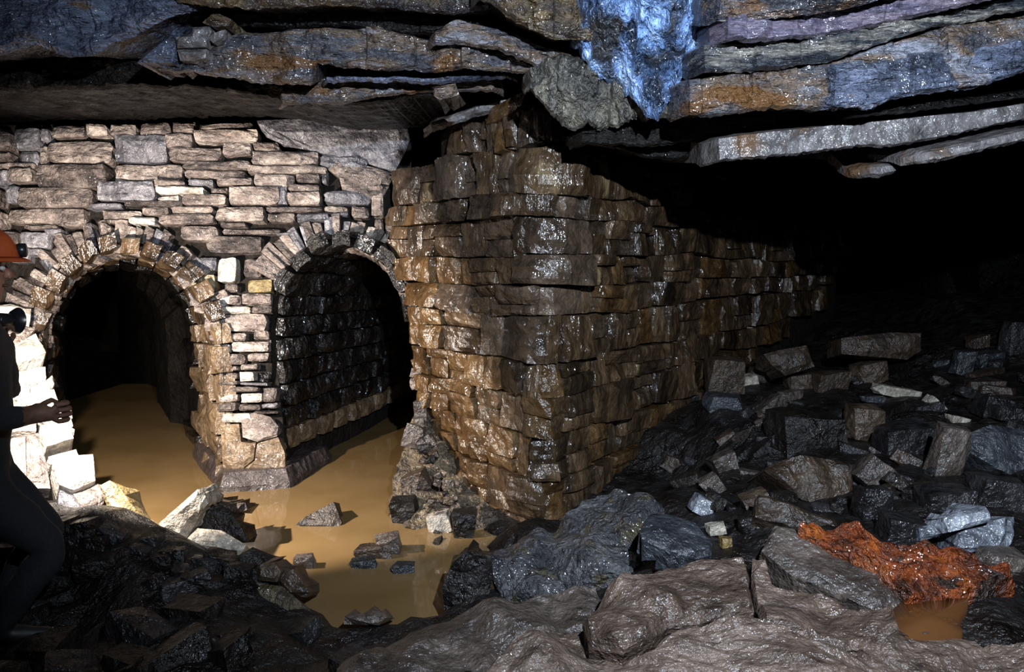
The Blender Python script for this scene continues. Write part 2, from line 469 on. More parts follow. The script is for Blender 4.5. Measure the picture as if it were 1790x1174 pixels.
wall_left_rects = [
    (-60, 150, 58, 260, 'wall'), (60, 130, 210, 245, 'wall_slate'), (215, 135, 265, 205, 'wall_slate'), (268, 122, 460, 190), (462, 118, 590, 180), (592, 118, 738, 176),
    (750, 105, 925, 168), (928, 100, 1052, 162), (1075, 103, 1372, 147), (205, 225, 248, 330), (248, 205, 606, 328, 'wall', 0.02),
    (612, 170, 908, 320, 'wall_slate', 0.02), (888, 165, 1038, 238), (1042, 150, 1398, 212), (905, 240, 1195, 312), (1198, 212, 1360, 285),
    (1366, 212, 1510, 262), (185, 335, 590, 455, 'wall', 0.03), (594, 326, 978, 415), (984, 312, 1360, 355), (1362, 268, 1700, 335), (990, 360, 1320, 404),
    (1330, 340, 1600, 380), (90, 458, 512, 566, 'wall', 0.03), (520, 425, 838, 528, 'wall_slate', 0.02), (832, 418, 1005, 457), (1012, 408, 1155, 450),
    (1158, 395, 1364, 438), (1370, 388, 1590, 448), (845, 460, 1108, 496, 'wall_pale', 0.035), (845, 502, 970, 530, 'wall_pale', 0.02),
    (976, 490, 1222, 548), (1130, 452, 1225, 484), (1230, 456, 1510, 548, 'wall', 0.03), (20, 572, 460, 650), (470, 540, 655, 570), (665, 532, 990, 556),
    (540, 572, 755, 620), (760, 556, 905, 605), (910, 556, 1155, 592), (1160, 562, 1432, 640, 'wall', 0.02), (690, 615, 838, 652, 'wall_pale'),
    (850, 598, 1155, 655), (110, 650, 300, 676), (310, 622, 460, 665), (560, 622, 684, 648), (970, 662, 1180, 745), (1185, 650, 1330, 672),
    (1184, 676, 1516, 708), (1110, 720, 1418, 808, 'wall', 0.015), (95, 690, 250, 780, 'wall_slate'), (230, 672, 325, 715, 'wall_slate'), (-60, 318, 180, 350),
    (45, 352, 182, 428), (-70, 360, 40, 450), (10, 440, 86, 540), (-80, 460, 5, 560), (-60, 690, 90, 780), (-60, 580, 18, 680),
    (30, 795, 150, 860, 'wall_slate'), (-60, 265, 60, 315), (70, 250, 200, 330, 'wall_slate', -0.05), (130, 785, 235, 822, 'wall_slate'),
    # spandrel and top of the middle pillar
    (1060, 832, 1160, 905, 'wall_slate'), (1168, 832, 1280, 968, 'wall_pale', 0.03), (1312, 842, 1410, 942, 'wall'), (1005, 925, 1168, 1014, 'wall_ochre', 0.02),
    (1206, 972, 1290, 1024, 'wall'), (1332, 950, 1475, 1026, 'wall_ochre', 0.02), (1020, 1036, 1180, 1098), (1180, 1030, 1300, 1085, 'wall_pale'), (1305, 1032, 1470, 1088),
    (1040, 1100, 1130, 1132), (1134, 1098, 1350, 1136, 'wall_pale'), (1354, 1092, 1470, 1136),
]
z_rects(wall_left_rects, 0, 180, .3236, SW, wall_back)
wall_mid_rects = [
    (640, 275, 905, 345), (525, 262, 640, 345), (250, 342, 690, 378), (285, 382, 510, 448), (515, 377, 650, 435), (770, 362, 985, 452),
    (654, 378, 690, 440), (475, 442, 650, 478), (470, 482, 655, 548), (665, 474, 925, 548, 'wall_slate'), (345, 556, 658, 588), (662, 552, 800, 590), (355, 592, 505, 640),
    (510, 594, 700, 642), (812, 556, 912, 622), (700, 592, 805, 615, 'wall_slate'), (920, 480, 990, 610, 'wall'),
    (935, 618, 990, 700), (1000, 620, 1045, 770, 'wall'), (400, 700, 500, 715), (410, 450, 470, 545, 'wall_slate'), (905, 450, 990, 480),
]
z_rects(wall_mid_rects, 350, 180, .3236, SW, wall_back)
# courses that run on to the left, past the edge of the photograph
for r in range(16):
    y0 = 215 + r * 42
    x = -255
    while x < -20:
        wd = random.uniform(40, 95)
        stone(SW, rect(x, y0, min(x + wd, -14), y0 + 42), pick_wall(), wall_back)
        x += wd
# bedrock block built into the wall top
def traced_core(poly, S, thick, sub=3, amp=0.02, fs_=7.0, seed=0.0, sideamp=0.02, layered=0.0):
    """a rock with the traced outline on surface S, its face broken up, extruded away from the viewer"""
    bm = bmesh.new()
    front = []
    nrm = None
    for (x, y) in poly:
        p, n = S(x, y)
        nrm = n
        front.append(bm.verts.new(p))
    f = bm.faces.new(front)
    bmesh.ops.recalc_face_normals(bm, faces=bm.faces)
    r = bmesh.ops.inset_region(bm, faces=[f], thickness=min(0.03, thick * 0.2), depth=0.0)
    rim = {v for ff in r['faces'] for v in ff.verts} - set(f.verts)
    inner = list(f.verts)
    bmesh.ops.triangulate(bm, faces=[f])
    ed = [e for e in bm.edges if e.calc_length() > 0.05]
    bmesh.ops.subdivide_edges(bm, edges=ed, cuts=sub, use_grid_fill=True)
    bmesh.ops.triangulate(bm, faces=[q for q in bm.faces if len(q.verts) > 4])
    bnd = [e for e in bm.edges if e.is_boundary]
    bset = {v for e in bnd for v in e.verts}
    for v in bm.verts:
        k = fbm(v.co, fs_, 4, seed)
        if layered:
            k += layered * (noise.noise(Vector((v.co.x * 1.5 + seed, v.co.y * 1.5, (v.co.z + v.co.x * 0.2) * 26))))
        v.co += nrm * (amp * k - (0.025 if v in bset else 0) * min(1, thick * 4))
    ext = bmesh.ops.extrude_edge_only(bm, edges=bnd)
    nv = [g for g in ext['geom'] if isinstance(g, bmesh.types.BMVert)]
    cc = sum((v.co for v in nv), Vector()) / len(nv)
    for v in nv:
        v.co -= nrm * thick
        v.co += (cc - nrm * 0 - v.co) * 0.06
        v.co += Vector((random.uniform(-1, 1), random.uniform(-1, 1), random.uniform(-1, 1))) * sideamp
    be = [e for e in bm.edges if e.is_boundary]
    try:
        bmesh.ops.holes_fill(bm, edges=be, sides=0)
    except Exception:
        pass
    return bm


bm = traced_core([(447, 208), (452, 222), (466, 238), (495, 252), (570, 268), (640, 283), (690, 300), (704, 272), (716, 242), (708, 205)], SW, 0.2, sub=4, amp=0.03)
bm_obj('stone', bm, M['wall_slate'], wall_back)
for po_ in ([(556, 272), (600, 280), (650, 290), (690, 304), (680, 322), (640, 318), (590, 306), (566, 290)], [(592, 308), (640, 320), (680, 325), (668, 345), (640, 348), (600, 340)]):
    bm_obj('stone', traced_core(po_, SW, 0.2, sub=3, amp=0.02, layered=0.8, seed=po_[0][0]), M['wall'], wall_back)


def ring(a, angs, lens, S, parent, name='voussoir'):
    for i in range(len(angs) - 1):
        t0, t1 = math.radians(angs[i]), math.radians(angs[i + 1])
        l0 = lens * random.uniform(0.82, 1.12)
        pt = lambda t, e: (a['cx'] + (a['rx'] + e) * math.cos(t), a['cy'] - (a['ry'] + e) * math.sin(t))
        sk = math.radians(random.uniform(-2.5, 2.5))
        q = [pt(t0 + sk, l0), pt(t1 + sk, l0 * random.uniform(.92, 1.06)), pt(t1, 0), pt(t0, 0)]
        m = pick_wall() if random.random() > .05 else M['wall_pale']
        stone(S, q, m, parent, proud=random.uniform(-0.01, 0.025), nu=3, nv=7, gap=1.0, depth=0.22, name=name, rnd=0.012, knock=0.04)


def angle_steps(a0, a1, w0, w1):
    out = [a0]
    while out[-1] > a1 + w1 * 0.6:
        out.append(out[-1] - random.uniform(w0, w1))
    out[-1] = a1
    return out


ring(A1, angle_steps(186, 22, 2.8, 6.2), 60, SW, wall_back)
ring(A2, angle_steps(152, 14, 3.2, 7.0), 56, SW, wall_back)

# ---- middle pillar: front face in thin courses, clay-coated flank, dark waterline plinth
pl_rects = [
    (120, 48, 285, 100, 'wall_pale'), (365, 42, 478, 95, 'wall_pale'), (292, 50, 358, 98, 'wall'), (130, 112, 190, 140), (192, 105, 405, 136, 'wall_pale'), (410, 100, 480, 136), (160, 142, 490, 235, 'wall', 0.02),
    (185, 242, 385, 285), (412, 228, 500, 272), (205, 292, 298, 340, 'wall_pale'), (305, 288, 498, 338), (205, 346, 380, 402), (386, 342, 500, 388),
    (215, 410, 340, 436), (345, 436, 430, 490, 'wall_pale', 0.03), (230, 442, 338, 480), (235, 512, 440, 545), (345, 398, 440, 430),
    (232, 550, 338, 592), (350, 545, 465, 598, 'wall_pale', 0.02), (468, 520, 540, 596), (228, 600, 330, 642), (335, 606, 455, 640), (458, 600, 545, 628), (235, 485, 340, 508), (345, 494, 500, 510),
    (240, 652, 410, 702, 'wall_pale'), (415, 640, 545, 660), (436, 436, 500, 492, 'tunnel', -0.07),
]
z_rects(pl_rects, 300, 500, .3406, SW, wall_back, depth=0.2)
PZ = lambda pts: [(300 + x * .3406, 500 + y * .3406) for x, y in pts]
for pts, m, th in (([(355, 672), (420, 648), (505, 672), (545, 720), (540, 770), (440, 800), (362, 775)], 'wall', 0.16),
                   ([(245, 712), (345, 706), (352, 800), (430, 808), (420, 890), (330, 960), (262, 955)], 'clay', 0.15),
                   ([(440, 806), (545, 775), (580, 860), (580, 940), (420, 950), (335, 962), (425, 895)], 'clay', 0.15)):
    bm_obj('stone', traced_core(PZ(pts), SW, th, sub=3, amp=0.025, seed=len(pts)), M[m], wall_back)
# pillar core
front = [(346, 548), (470, 548), (476, 620), (490, 760), (502, 880), (392, 885), (384, 760), (372, 640)]
bm_obj('pillar_core', traced_core(front, lambda x, y: (SW(x, y)[0] - SW.n * 0.10, SW.n), 0.5, sub=1, amp=0.0), M['core'], wall_back)
# waterline plinth
cA = onz(388, 860, 0); cB = onz(505, 852, 0); cC = onz(338, 800, 0)
dA, dB, dC = Vector((cA.x, cA.y, 0)), Vector((cB.x, cB.y, 0)), Vector((cC.x, cC.y, 0))
dD = dB + Vector((0.12, 0.7, 0))
vs, fs = [], []
path = []
for a, b, n in ((dC, dA, 14), (dA, dB, 10), (dB, dD, 16)):
    for i in range(n):
        path.append(a.lerp(b, i / n))
path.append(dD)
NZ = 6
pc = (dA + dB + dC + dD) / 4
for p in path:
    out = (p - pc).normalized()
    for j in range(NZ):
        z = lerp(-0.3, 0.125, j / (NZ - 1))
        q = Vector((p.x, p.y, z))
        q += out * (0.012 - (0.05 if j == NZ - 1 else 0) + 0.018 * fbm(q, 9, 3))
        vs.append(q)
for i in range(len(path) - 1):
    for j in range(NZ - 1):
        k = i * NZ + j
        fs.append((k, k + 1, k + NZ + 1, k + NZ))
fs.append(tuple(i * NZ + NZ - 1 for i in range(len(path))))
mesh_obj('plinth', vs, fs, M['plinth'], wall_back)

# ---- broken left jamb: bright stones stepping down towards the water
SJ = Plane(P(0, 540, 4.58), P(80, 540, 4.75), P(160, 890, 3.82))
jz = lambda pts: [(x * .3237, 520 + y * .3237) for x, y in pts]
jamb = [
    ([(-80, 30), (60, 20), (170, 50), (165, 110), (60, 100), (-80, 130)], 'wall_pale', .0), ([(-80, 130), (60, 115), (195, 150), (120, 225), (20, 285), (-80, 290)], 'wall', .0),
    ([(-80, 300), (40, 285), (190, 205), (245, 310), (120, 350), (20, 395), (-80, 400)], 'wall_pale', .04),
    ([(60, 430), (100, 400), (245, 372), (250, 430), (150, 452), (95, 455)], 'wall_pale', .02), ([(40, 490), (70, 458), (160, 462), (165, 500), (100, 535)], 'wall_pale', 0),
    ([(165, 470), (250, 425), (285, 402), (298, 445), (270, 500), (180, 512)], 'wall_pale', 0), ([(95, 540), (170, 515), (290, 500), (318, 560), (305, 640), (200, 600)], 'wall_pale', 0.03),
    ([(-80, 420), (50, 440), (30, 500), (80, 560), (200, 620), (200, 700), (-80, 720)], 'wall', 0.0),
    ([(280, 640), (380, 625), (395, 690), (330, 705), (270, 690)], 'wall_pale', 0.02), ([(320, 588), (392, 585), (396, 630), (345, 632)], 'wall', 0.0),
    ([(215, 700), (350, 698), (400, 720), (395, 770), (250, 812)], 'wall_pale', 0.04), ([(265, 845), (415, 800), (428, 845), (280, 875)], 'wall_pale', 0.0),
    ([(285, 880), (400, 852), (500, 852), (515, 990), (400, 1035), (320, 1010)], 'wall_pale', 0.03), ([(150, 720), (210, 705), (250, 830), (280, 1000), (150, 1000)], 'wall', -0.02),
    ([(320, 1020), (400, 1045), (470, 1150), (400, 1160), (320, 1090)], 'wall_slate', 0.0), ([(400, 1040), (520, 985), (590, 1000), (560, 1110), (470, 1150)], 'wall', 0.0),
    ([(-80, 730), (140, 730), (150, 1010), (-80, 1020)], 'wall', -0.02),
]
for pts, m, pr in jamb:
    bm_obj('stone', traced_core(jz(pts), (lambda pr: lambda x, y: (SJ(x, y)[0] + SJ.n * pr, SJ.n))(pr), 0.28, sub=2, amp=0.02, seed=pts[0][1] * .1), M[m], wall_back)
bm_obj('jamb_core', traced_core(jz([(-1100, 60), (150, 60), (180, 200), (230, 380), (280, 560), (350, 700), (400, 840), (480, 1000), (500, 1160), (-1100, 1180)]),
                                lambda x, y: (SJ(x, y)[0] - SJ.n * 0.12, SJ.n), 0.8, sub=2, amp=0.01), M['core'], wall_back)
for r_ in range(9):                                  # rough courses of the same jamb, running on to the left
    xx = -330
    while xx < -35:
        wd_ = random.uniform(45, 100)
        stone(SJ, rect(xx, 540 + r_ * 40, min(xx + wd_, -27), 580 + r_ * 40), pick_wall(), wall_back, gap=2.0, depth=0.2)
        xx += wd_


# ------------------------------------------------------------------ tunnels behind the arches
def profile(xl, xr, zs, zc, Y, k, n):
    """point k of n on an arched cross section from left foot over the crown to right foot"""
    t = k / (n - 1)
    cx, rx = (xl + xr) / 2, (xr - xl) / 2
    if t < 0.28:
        return Vector((xl, Y, lerp(-0.3, zs, t / 0.28)))
    if t > 0.72:
        return Vector((xr, Y, lerp(-0.3, zs, (1 - t) / 0.28)))
    a = math.pi * (1 - (t - 0.28) / 0.44)
    return Vector((cx + rx * math.cos(a), Y, zs + (zc - zs) * math.sin(a)))


def tunnel(name, secs, stones, mat_fn, nu=40):
    """secs: list of (xl, xr, z_spring, z_crown, Y)"""
    def at(u, v):
        v = max(0.0, min(len(secs) - 1.0001, v))
        i = int(v); t = v - i
        a, b = secs[i], secs[i + 1]
        s = [lerp(a[q], b[q], t) for q in range(5)]
        return profile(*s, u * 1000, 1001)
    def S(u, v):
        p = at(u, v)
        du = at(min(1, u + .01), v) - at(max(0, u - .01), v)
        dv = at(u, v + .02) - at(u, v - .02)
        n = du.cross(dv).normalized()
        s = secs[min(len(secs) - 1, int(v))]
        c = Vector(((s[0] + s[1]) / 2, p.y, 0.7))
        if n.dot(c - p) < 0: n = -n
        return p, n
    vs, fs = [], []
    NV = 40
    for j in range(NV):
        v = (len(secs) - 1) * j / (NV - 1)
        for i in range(nu):
            p, n = S(i / (nu - 1), v)
            vs.append(p - n * (0.07 + 0.02 * fbm(p, 6, 3)))
    for j in range(NV - 1):
        for i in range(nu - 1):
            k = j * nu + i
            fs.append((k, k + nu, k + nu + 1, k + 1))
    # end wall far back in the dark
    fs.append(tuple((NV - 1) * nu + i for i in range(nu)))
    root = setp(mesh_obj(name, vs, fs, M['core']), kind='structure')
    for (u0, u1, v0, v1, rows, w0, w1) in stones:
        for r in range(rows):
            ua, ub = lerp(u0, u1, r / rows), lerp(u0, u1, (r + 1) / rows)
            v = v0 + random.uniform(-w0, 0)
            while v < v1:
                wd = random.uniform(w0, w1)
                stone(S, [(ua, max(v0, v)), (ua, v + wd), (ub, v + wd), (ub, max(v0, v))], mat_fn((ua + ub) / 2, v), root,
                      gap=0.003, nu=4, nv=4, depth=0.1, rough=0.02, proud=random.uniform(-.01, .02))
                v += wd
    return root


def px_x(px, Y): return (px - 895.0) / F * Y


T1 = [(px_x(63, 5.03), px_x(372, 5.12), 0.98, 1.62, 5.08), (px_x(100, 6.1), px_x(334, 6.1), 0.9, 1.50, 6.1), (-5.0, -4.0, 0.9, 1.45, 8.4), (-9.2, -8.2, 0.9, 1.45, 15.5)]
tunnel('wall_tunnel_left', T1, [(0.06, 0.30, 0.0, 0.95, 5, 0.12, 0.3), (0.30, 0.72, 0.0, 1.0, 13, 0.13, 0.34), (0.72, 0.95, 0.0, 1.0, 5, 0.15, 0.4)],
       lambda u, v: M['clay'] if (u > 0.70 and v < 0.75) else (M['tunnel'] if v > 0.5 else M['pier']))  # browner stone at the lit mouth, near-black deeper in as painted shade
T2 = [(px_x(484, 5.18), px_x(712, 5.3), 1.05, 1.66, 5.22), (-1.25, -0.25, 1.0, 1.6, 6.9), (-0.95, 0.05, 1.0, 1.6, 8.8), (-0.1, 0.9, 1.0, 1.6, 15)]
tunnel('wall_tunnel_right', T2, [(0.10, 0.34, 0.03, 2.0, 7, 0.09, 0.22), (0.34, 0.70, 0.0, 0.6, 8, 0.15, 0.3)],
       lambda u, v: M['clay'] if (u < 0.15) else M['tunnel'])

# ------------------------------------------------------------------ the projecting pier and its long right flank
CORN = Vector((px_x(957, 4.0), 4.0))
LEFT_END = Vector((-0.92, 5.36))
RIGHT_END = Vector((4.15, 9.35))
tl_, tr_ = (LEFT_END - CORN).normalized(), (RIGHT_END - CORN).normalized()
RAD = 0.26
poly = [LEFT_END]
a0, a1 = CORN + tl_ * RAD, CORN + tr_ * RAD
for i in range(9):
    t = i / 8
    poly.append((1 - t) ** 2 * a0 + 2 * t * (1 - t) * CORN + t * t * a1)
poly.append(RIGHT_END)
# finer vertices along the plan
plan = []
for i in range(len(poly) - 1):
    k = 1 if 0 < i < len(poly) - 2 else 12
    for j in range(k):
        plan.append(poly[i].lerp(poly[i + 1], j / k))
plan.append(poly[-1])
pn = []
for i in range(len(plan)):
    d = (plan[min(i + 1, len(plan) - 1)] - plan[max(i - 1, 0)]).normalized()
    pn.append(Vector((d.y, -d.x)))


def SP(px, py):
    d = ray(px, py)
    ang = d.x / d.y                                  # X = ang * Y in plan
    best = None
    for i in range(len(plan) - 1):
        p, q = plan[i], plan[i + 1]
        fp, fq = p.x - ang * p.y, q.x - ang * q.y
        if fp * fq <= 0 and fp != fq:
            t = fp / (fp - fq)
            best = (p.lerp(q, t), pn[i].lerp(pn[i + 1], t).normalized())
            break
    if best is None:
        i = 0 if (plan[0].x - ang * plan[0].y) > 0 else len(plan) - 2
        p, q = plan[i], plan[i + 1]
        fp, fq = p.x - ang * p.y, q.x - ang * q.y
        t = fp / (fp - fq)
        best = (p.lerp(q, t), pn[i])
    w, n = best
    return Vector((w.x, w.y, CAMZ + d.z * (w.y / d.y))), Vector((n.x, n.y, 0))


def row_y(x, yc):
    f = (x + 172) / 1129.0 if x < 957 else (1857 - x) / 900.0
    b = 6.0 * noise.noise(Vector((x * 0.055, yc * 0.05, 3))) + 6.0 * noise.noise(Vector((x * 0.025, yc * 0.05, 0))) + 8.0 * noise.noise(Vector((x * 0.007, yc * 0.03, 5)))
    return 458 + (yc - 458) * f + b


def top_y(x):          # upper edge of the right flank
    pts = [(700, 215), (900, 175), (985, 190), (1005, 258), (1100, 288), (1160, 305), (1200, 332), (1300, 362), (1380, 380), (1470, 402), (1600, 420)]
    for (xa, ya), (xb, yb) in zip(pts, pts[1:]):
        if x <= xb:
            return lerp(ya, yb, (x - xa) / (xb - xa))
    return 420


random.seed(21)
rows = [
    (180, 246, [782, 812, 830, 847, 868, 885, 902, 934, 987, 1012]),
    (246, 332, [672, 704, 732, 764, 803, 834, 866, 886, 909, 1018]),
    (332, 378, [677, 704, 733, 764, 817, 832, 916, 968, 980, 1028]),
    (378, 446, [681, 708, 735, 756, 810, 846, 902, 931, 1023]),
    (446, 502, [689, 722, 756, 817, 868, 933, 1033]),
    (502, 555, [701, 762, 825, 868, 912, 940, 1028]),
    (555, 640, [714, 742, 774, 842, 873, 954, 980, 1034]),
    (640, 700, [722, 745, 779, 811, 846, 877, 910, 940, 987, 1038]),
    (700, 773, [733, 752, 783, 828, 868, 908, 964, 996, 1040]),
    (773, 847, [742, 762, 790, 846, 891, 929, 971, 1003, 1038]),
    (847, 920, [752, 785, 818, 846, 894, 950, 990, 1040]),
    (920, 1000, [770, 800, 840, 880, 920, 960, 1005]),
]
# core
vs, fs = [], []
NZ = 8
pts_in = []
cplan = [(p, n) for p, n in zip(plan, pn) if 895 + F * p.x / p.y > 742]
for p, n in cplan:
    q = p - n * 0.085
    pts_in.append(q)
    px = 895 + F * q.x / q.y
    zt = P(px, top_y(px) + 6, q.y).z if px > 1000 else P(px, pl([(640, 330), (690, 292), (760, 262), (785, 215), (860, 190), (900, 165), (1000, 165)], px), q.y).z
    for j in range(NZ):
        vs.append(Vector((q.x, q.y, lerp(-0.35, zt, j / (NZ - 1)))))
np_ = len(pts_in)
for i in range(np_ - 1):
    for j in range(NZ - 1):
        k = i * NZ + j
        fs.append((k, k + NZ, k + NZ + 1, k + 1))
# rear of the masonry, closing it into a solid
base = len(vs)
for (p, n), i in zip(cplan, range(np_)):
    t = i / (np_ - 1)
    q = Vector((lerp(0.35, RIGHT_END.x - 0.2, t), lerp(6.6, RIGHT_END.y + 0.9, t)))
    vs.append(Vector((q.x, q.y, -0.35))); vs.append(Vector((q.x, q.y, vs[i * NZ + NZ - 1].z)))
for i in range(np_ - 1):
    fs.append((i * NZ + NZ - 1, (i + 1) * NZ + NZ - 1, base + 2 * i + 3, base + 2 * i + 1))
    fs.append((base + 2 * i, base + 2 * i + 1, base + 2 * i + 3, base + 2 * i + 2))
fs.append(tuple(range(0, NZ)) + (base + 1, base))
k = (np_ - 1)
fs.append(tuple(k * NZ + j for j in range(NZ)) + (base + 2 * k + 1, base + 2 * k))
pier = setp(mesh_obj('wall_pier', vs, fs, M['core']),
            'massive wet dry-stone pier with rounded corner between the arches and the right-hand rubble', 'pier', kind='structure')
SLOTS = {(968, 980), (817, 832)}
pieces = []


def split_quad(q, vert, t):
    L2 = lambda a, b: (lerp(a[0], b[0], t), lerp(a[1], b[1], t))
    if vert:
        m0, m1 = L2(q[0], q[1]), L2(q[3], q[2])
        return [q[0], m0, m1, q[3]], [m0, q[1], q[2], m1]
    m0, m1 = L2(q[0], q[3]), L2(q[1], q[2])
    return [q[0], q[1], m1, m0], [m0, m1, q[2], q[3]]


for ri, (ya, yb, cuts) in enumerate(rows):
    cuts = list(cuts)
    nfix = len(cuts)
    x = cuts[-1]
    while x < 1475:
        Y = SP(x, 460)[0].y
        # step along the wall of a real stone length, seen foreshortened
        step = random.uniform(0.14, 0.46) * 0.62 * F / Y * (0.55 if x > 1250 else 0.7)
        x += max(9, step)
        cuts.append(x)
    sk = [random.uniform(-7, 7) if c_ < 1040 else random.uniform(-4, 4) for c_ in cuts]
    for ci, (xa, xb) in enumerate(zip(cuts, cuts[1:])):
        xm = (xa + xb) / 2
        if (xa, xb) in SLOTS and ri == 2:
            continue
        y0, y1 = row_y(xm, ya), row_y(xm, yb)
        if xm > 1000 and (y0 + y1) / 2 < top_y(xm) + 3:
            continue
        # hidden behind the rubble on the right
        if xm > 1040 and y0 > lerp(900, 640, (xm - 1040) / 260.0):
            continue
        ka, kb = sk[ci] * .4, sk[ci + 1] * .4
        q = [(xa + ka, row_y(xa, ya)), (xb + kb, row_y(xb, ya)), (xb - kb, row_y(xb, yb)), (xa - ka, row_y(xa, yb))]
        left = (xm - (690 + max(0, (ya - 400)) * 0.20))
        if left < 60 and ya > 430: mat = 'pier_tan'
        elif ya > 600 and xm < 870 and random.random() < .75: mat = 'pier_tan'
        elif ya < 640 and 700 < xm < 1040 and random.random() < .4: mat = 'pier_gray'
        else: mat = 'pier' if random.random() < .84 else 'pier_tan'
        pr = random.choice((-0.025, -0.01, 0, 0, 0.01, 0.03))
        big = False
        if (xa, xb) == (909, 1018): pr, big = 0.05, True
        if ri == 3 and (xa, xb) == (931, 1023): pr, mat, big = 0.05, 'pier_gray', True
        if ri == 4 and (xa, xb) == (933, 1033): pr, mat, big = 0.055, 'pier_gray', True
        if ri == 2 and (xa, xb) == (832, 916): pr, big = 0.10, True
        parts = [q]
        if not big and random.random() < 0.5:
            wq, hq = xb - xa, (y1 - y0)
            t_ = random.uniform(.3, .7)
            if wq > hq * 1.15 and wq > 34: parts = list(split_quad(q, True, t_))
            elif hq > 46 and wq > 14: parts = list(split_quad(q, False, t_))
        for p_ in parts:
            pieces.append((xm, ya, p_, mat, pr + random.uniform(-.01, .01)))
pieces.sort(key=lambda e: -(e[2][1][0] - e[2][0][0]) * (e[2][2][1] - e[2][1][1]))
print('pier stones', len(pieces))
far_v, far_f = [], []
for i, (xm, ya, q, mat, pr) in enumerate(pieces):
    g = 0.75 if ya < 560 else 0.4
    o = stone(SP, q, M[mat], pier, proud=pr, gap=g, depth=0.26 if xm < 800 else 0.16, nu=7 if i < 140 else 5, nv=6 if i < 140 else 5, rnd=0.011 if ya < 560 else 0.008, knock=0.04, rough=0.020, rot=0.018)
    if i >= 290:
        b0 = len(far_v)
        far_v += [v.co + o.location + pier.location for v in o.data.vertices]
        far_f += [tuple(b0 + k_ for k_ in f.vertices) for f in o.data.polygons]
        bpy.data.objects.remove(o, do_unlink=True)
if far_v:
    setp(mesh_obj('small_far_stones', far_v, far_f, M['pier'], pier), kind='stuff')
# thin slates standing in the pier top, and the leaning slab
for poly_, m in (([(858, 218), (866, 190), (925, 160), (918, 185), (880, 212)], 'pier_tan'), ([(868, 232), (880, 226), (886, 262), (872, 268)], 'pier_tan'),
                 ([(888, 228), (897, 226), (901, 256), (892, 258)], 'pier_tan')):
    bm_obj('stone', traced_core(poly_, lambda x, y: (SP(x, y)[0] + SP(x, y)[1] * 0.045, SP(890, 220)[1]), 0.12, sub=1, amp=0.006), M[m], pier)

# ------------------------------------------------------------------ floor
CPTS = []
def cp(px, py, d, dz=0.0):
    v = P(px, py, d); CPTS.append((v.x, v.y, v.z + dz))
for a in ((110, 905, 3.28), (160, 925, 3.22), (220, 950, 3.2), (300, 982, 3.14), (420, 1000, 3.1), (510, 1065, 2.95), (40, 900, 3.25)): cp(*a)
for a in ((250, 880), (350, 905), (450, 930), (560, 900), (560, 980), (640, 1010), (690, 880), (600, 860), (400, 900), (250, 820), (600, 820), (690, 1050), (580, 1050), (300, 840),
          (160, 800), (700, 780), (640, 930), (660, 1000), (620, 1060), (760, 1050), (200, 870), (480, 960)):
    v = onz(a[0], a[1], 0); CPTS.append((v.x, v.y, -0.28))
for a in ((100, 1050, 2.95), (300, 1100, 2.65), (450, 1150, 2.5), (620, 1125, 2.75), (740, 1105, 2.75)): cp(*a)
CPTS += [(-2.0, 2.75, .10), (-1.75, 2.7, .10), (-2.3, 2.6, .12), (-2.6, 3.2, .15), (-3.4, 3.4, .3), (-3.6, 4.2, .4), (-3.4, 2, .3), (-2, 1.8, .12), (-1.4, 1.9, .15), (-1, 1.4, .2),
         (0, 2, .38), (0.5, 2.3, .40), (1, 2.3, .43), (1.5, 2.2, .43), (2, 2.3, .45), (0, 1, .3), (1, 1, .36), (-2, .6, .2), (2, 1, .4), (0, .2, .3), (2, .2, .4), (-.4, 2.3, .25), (-.6, 2.0, .22),
         (2, 6.6, .62), (3, 7.6, .66), (4, 8, .85), (5, 8, 1.2), (5, 6, 1.25), (4.5, 4.5, 1.05), (3, 3, .72), (5, 11, 1.1), (3, 11, .7), (4, 2, .8), (4, 13, 1), (0, 6, .2), (-1, 7, -.3), (-1.2, 8.5, -.3),
         (-.6, 6, -.3), (-3, 6, -.3), (-3.4, 7, -.3), (-4.4, 8, -.3), (-.05, 4.35, .06), (0.15, 3.85, .14), (-.3, 4.6, .1), (-.5, 4.9, .05), (.6, 4.4, .15), (-.3, 4.2, -.03), (-.2, 3.7, -.05)]
for a in ((1250, 700, 4.9), (1300, 850, 3.8), (1450, 655, 6.0), (1600, 595, 6.5), (1750, 555, 6.5), (1790, 700, 4.5), (1700, 860, 3.2), (1200, 865, 3.6), (1500, 770, 4.3),
          (1350, 740, 4.6), (1600, 720, 4.6), (1150, 900, 3.5), (1130, 840, 4.6), (1000, 985, 3.2), (860, 1045, 2.95), (1400, 900, 3.1), (1600, 950, 2.75), (1780, 960, 2.7), (1250, 955, 2.9),
          (1440, 620, 7.6), (1200, 760, 4.9)): cp(*a)
CP = np.array(CPTS)


def floor_z_base(X, Y):
    d2 = (CP[:, 0] - X) ** 2 + (CP[:, 1] - Y) ** 2 + 0.004
    wt = d2 ** -2.0
    return float((wt * CP[:, 2]).sum() / wt.sum())


def floor_z(X, Y):
    z = floor_z_base(X, Y)
    v = Vector((X, Y, 0))
    return z + 0.045 * fbm(v, 2.6, 4, 3.3) + 0.018 * fbm(v, 11, 3, 8.8)


xs = np.concatenate([np.arange(-5.2, -3.6, 0.2), np.arange(-3.6, 3.4, 0.055), np.arange(3.4, 7.6, 0.14)])
ys = np.concatenate([np.arange(-1.0, 1.4, 0.2), np.arange(1.4, 6.0, 0.055), np.arange(6.0, 14.2, 0.16)])
vs = [Vector((x, y, floor_z(x, y))) for y in ys for x in xs]
nx = len(xs)
fs = [(j * nx + i, j * nx + i + 1, (j + 1) * nx + i + 1, (j + 1) * nx + i) for j in range(len(ys) - 1) for i in range(nx - 1)]
setp(mesh_obj('floor', vs, fs, M['mud'], smooth=False), kind='structure')


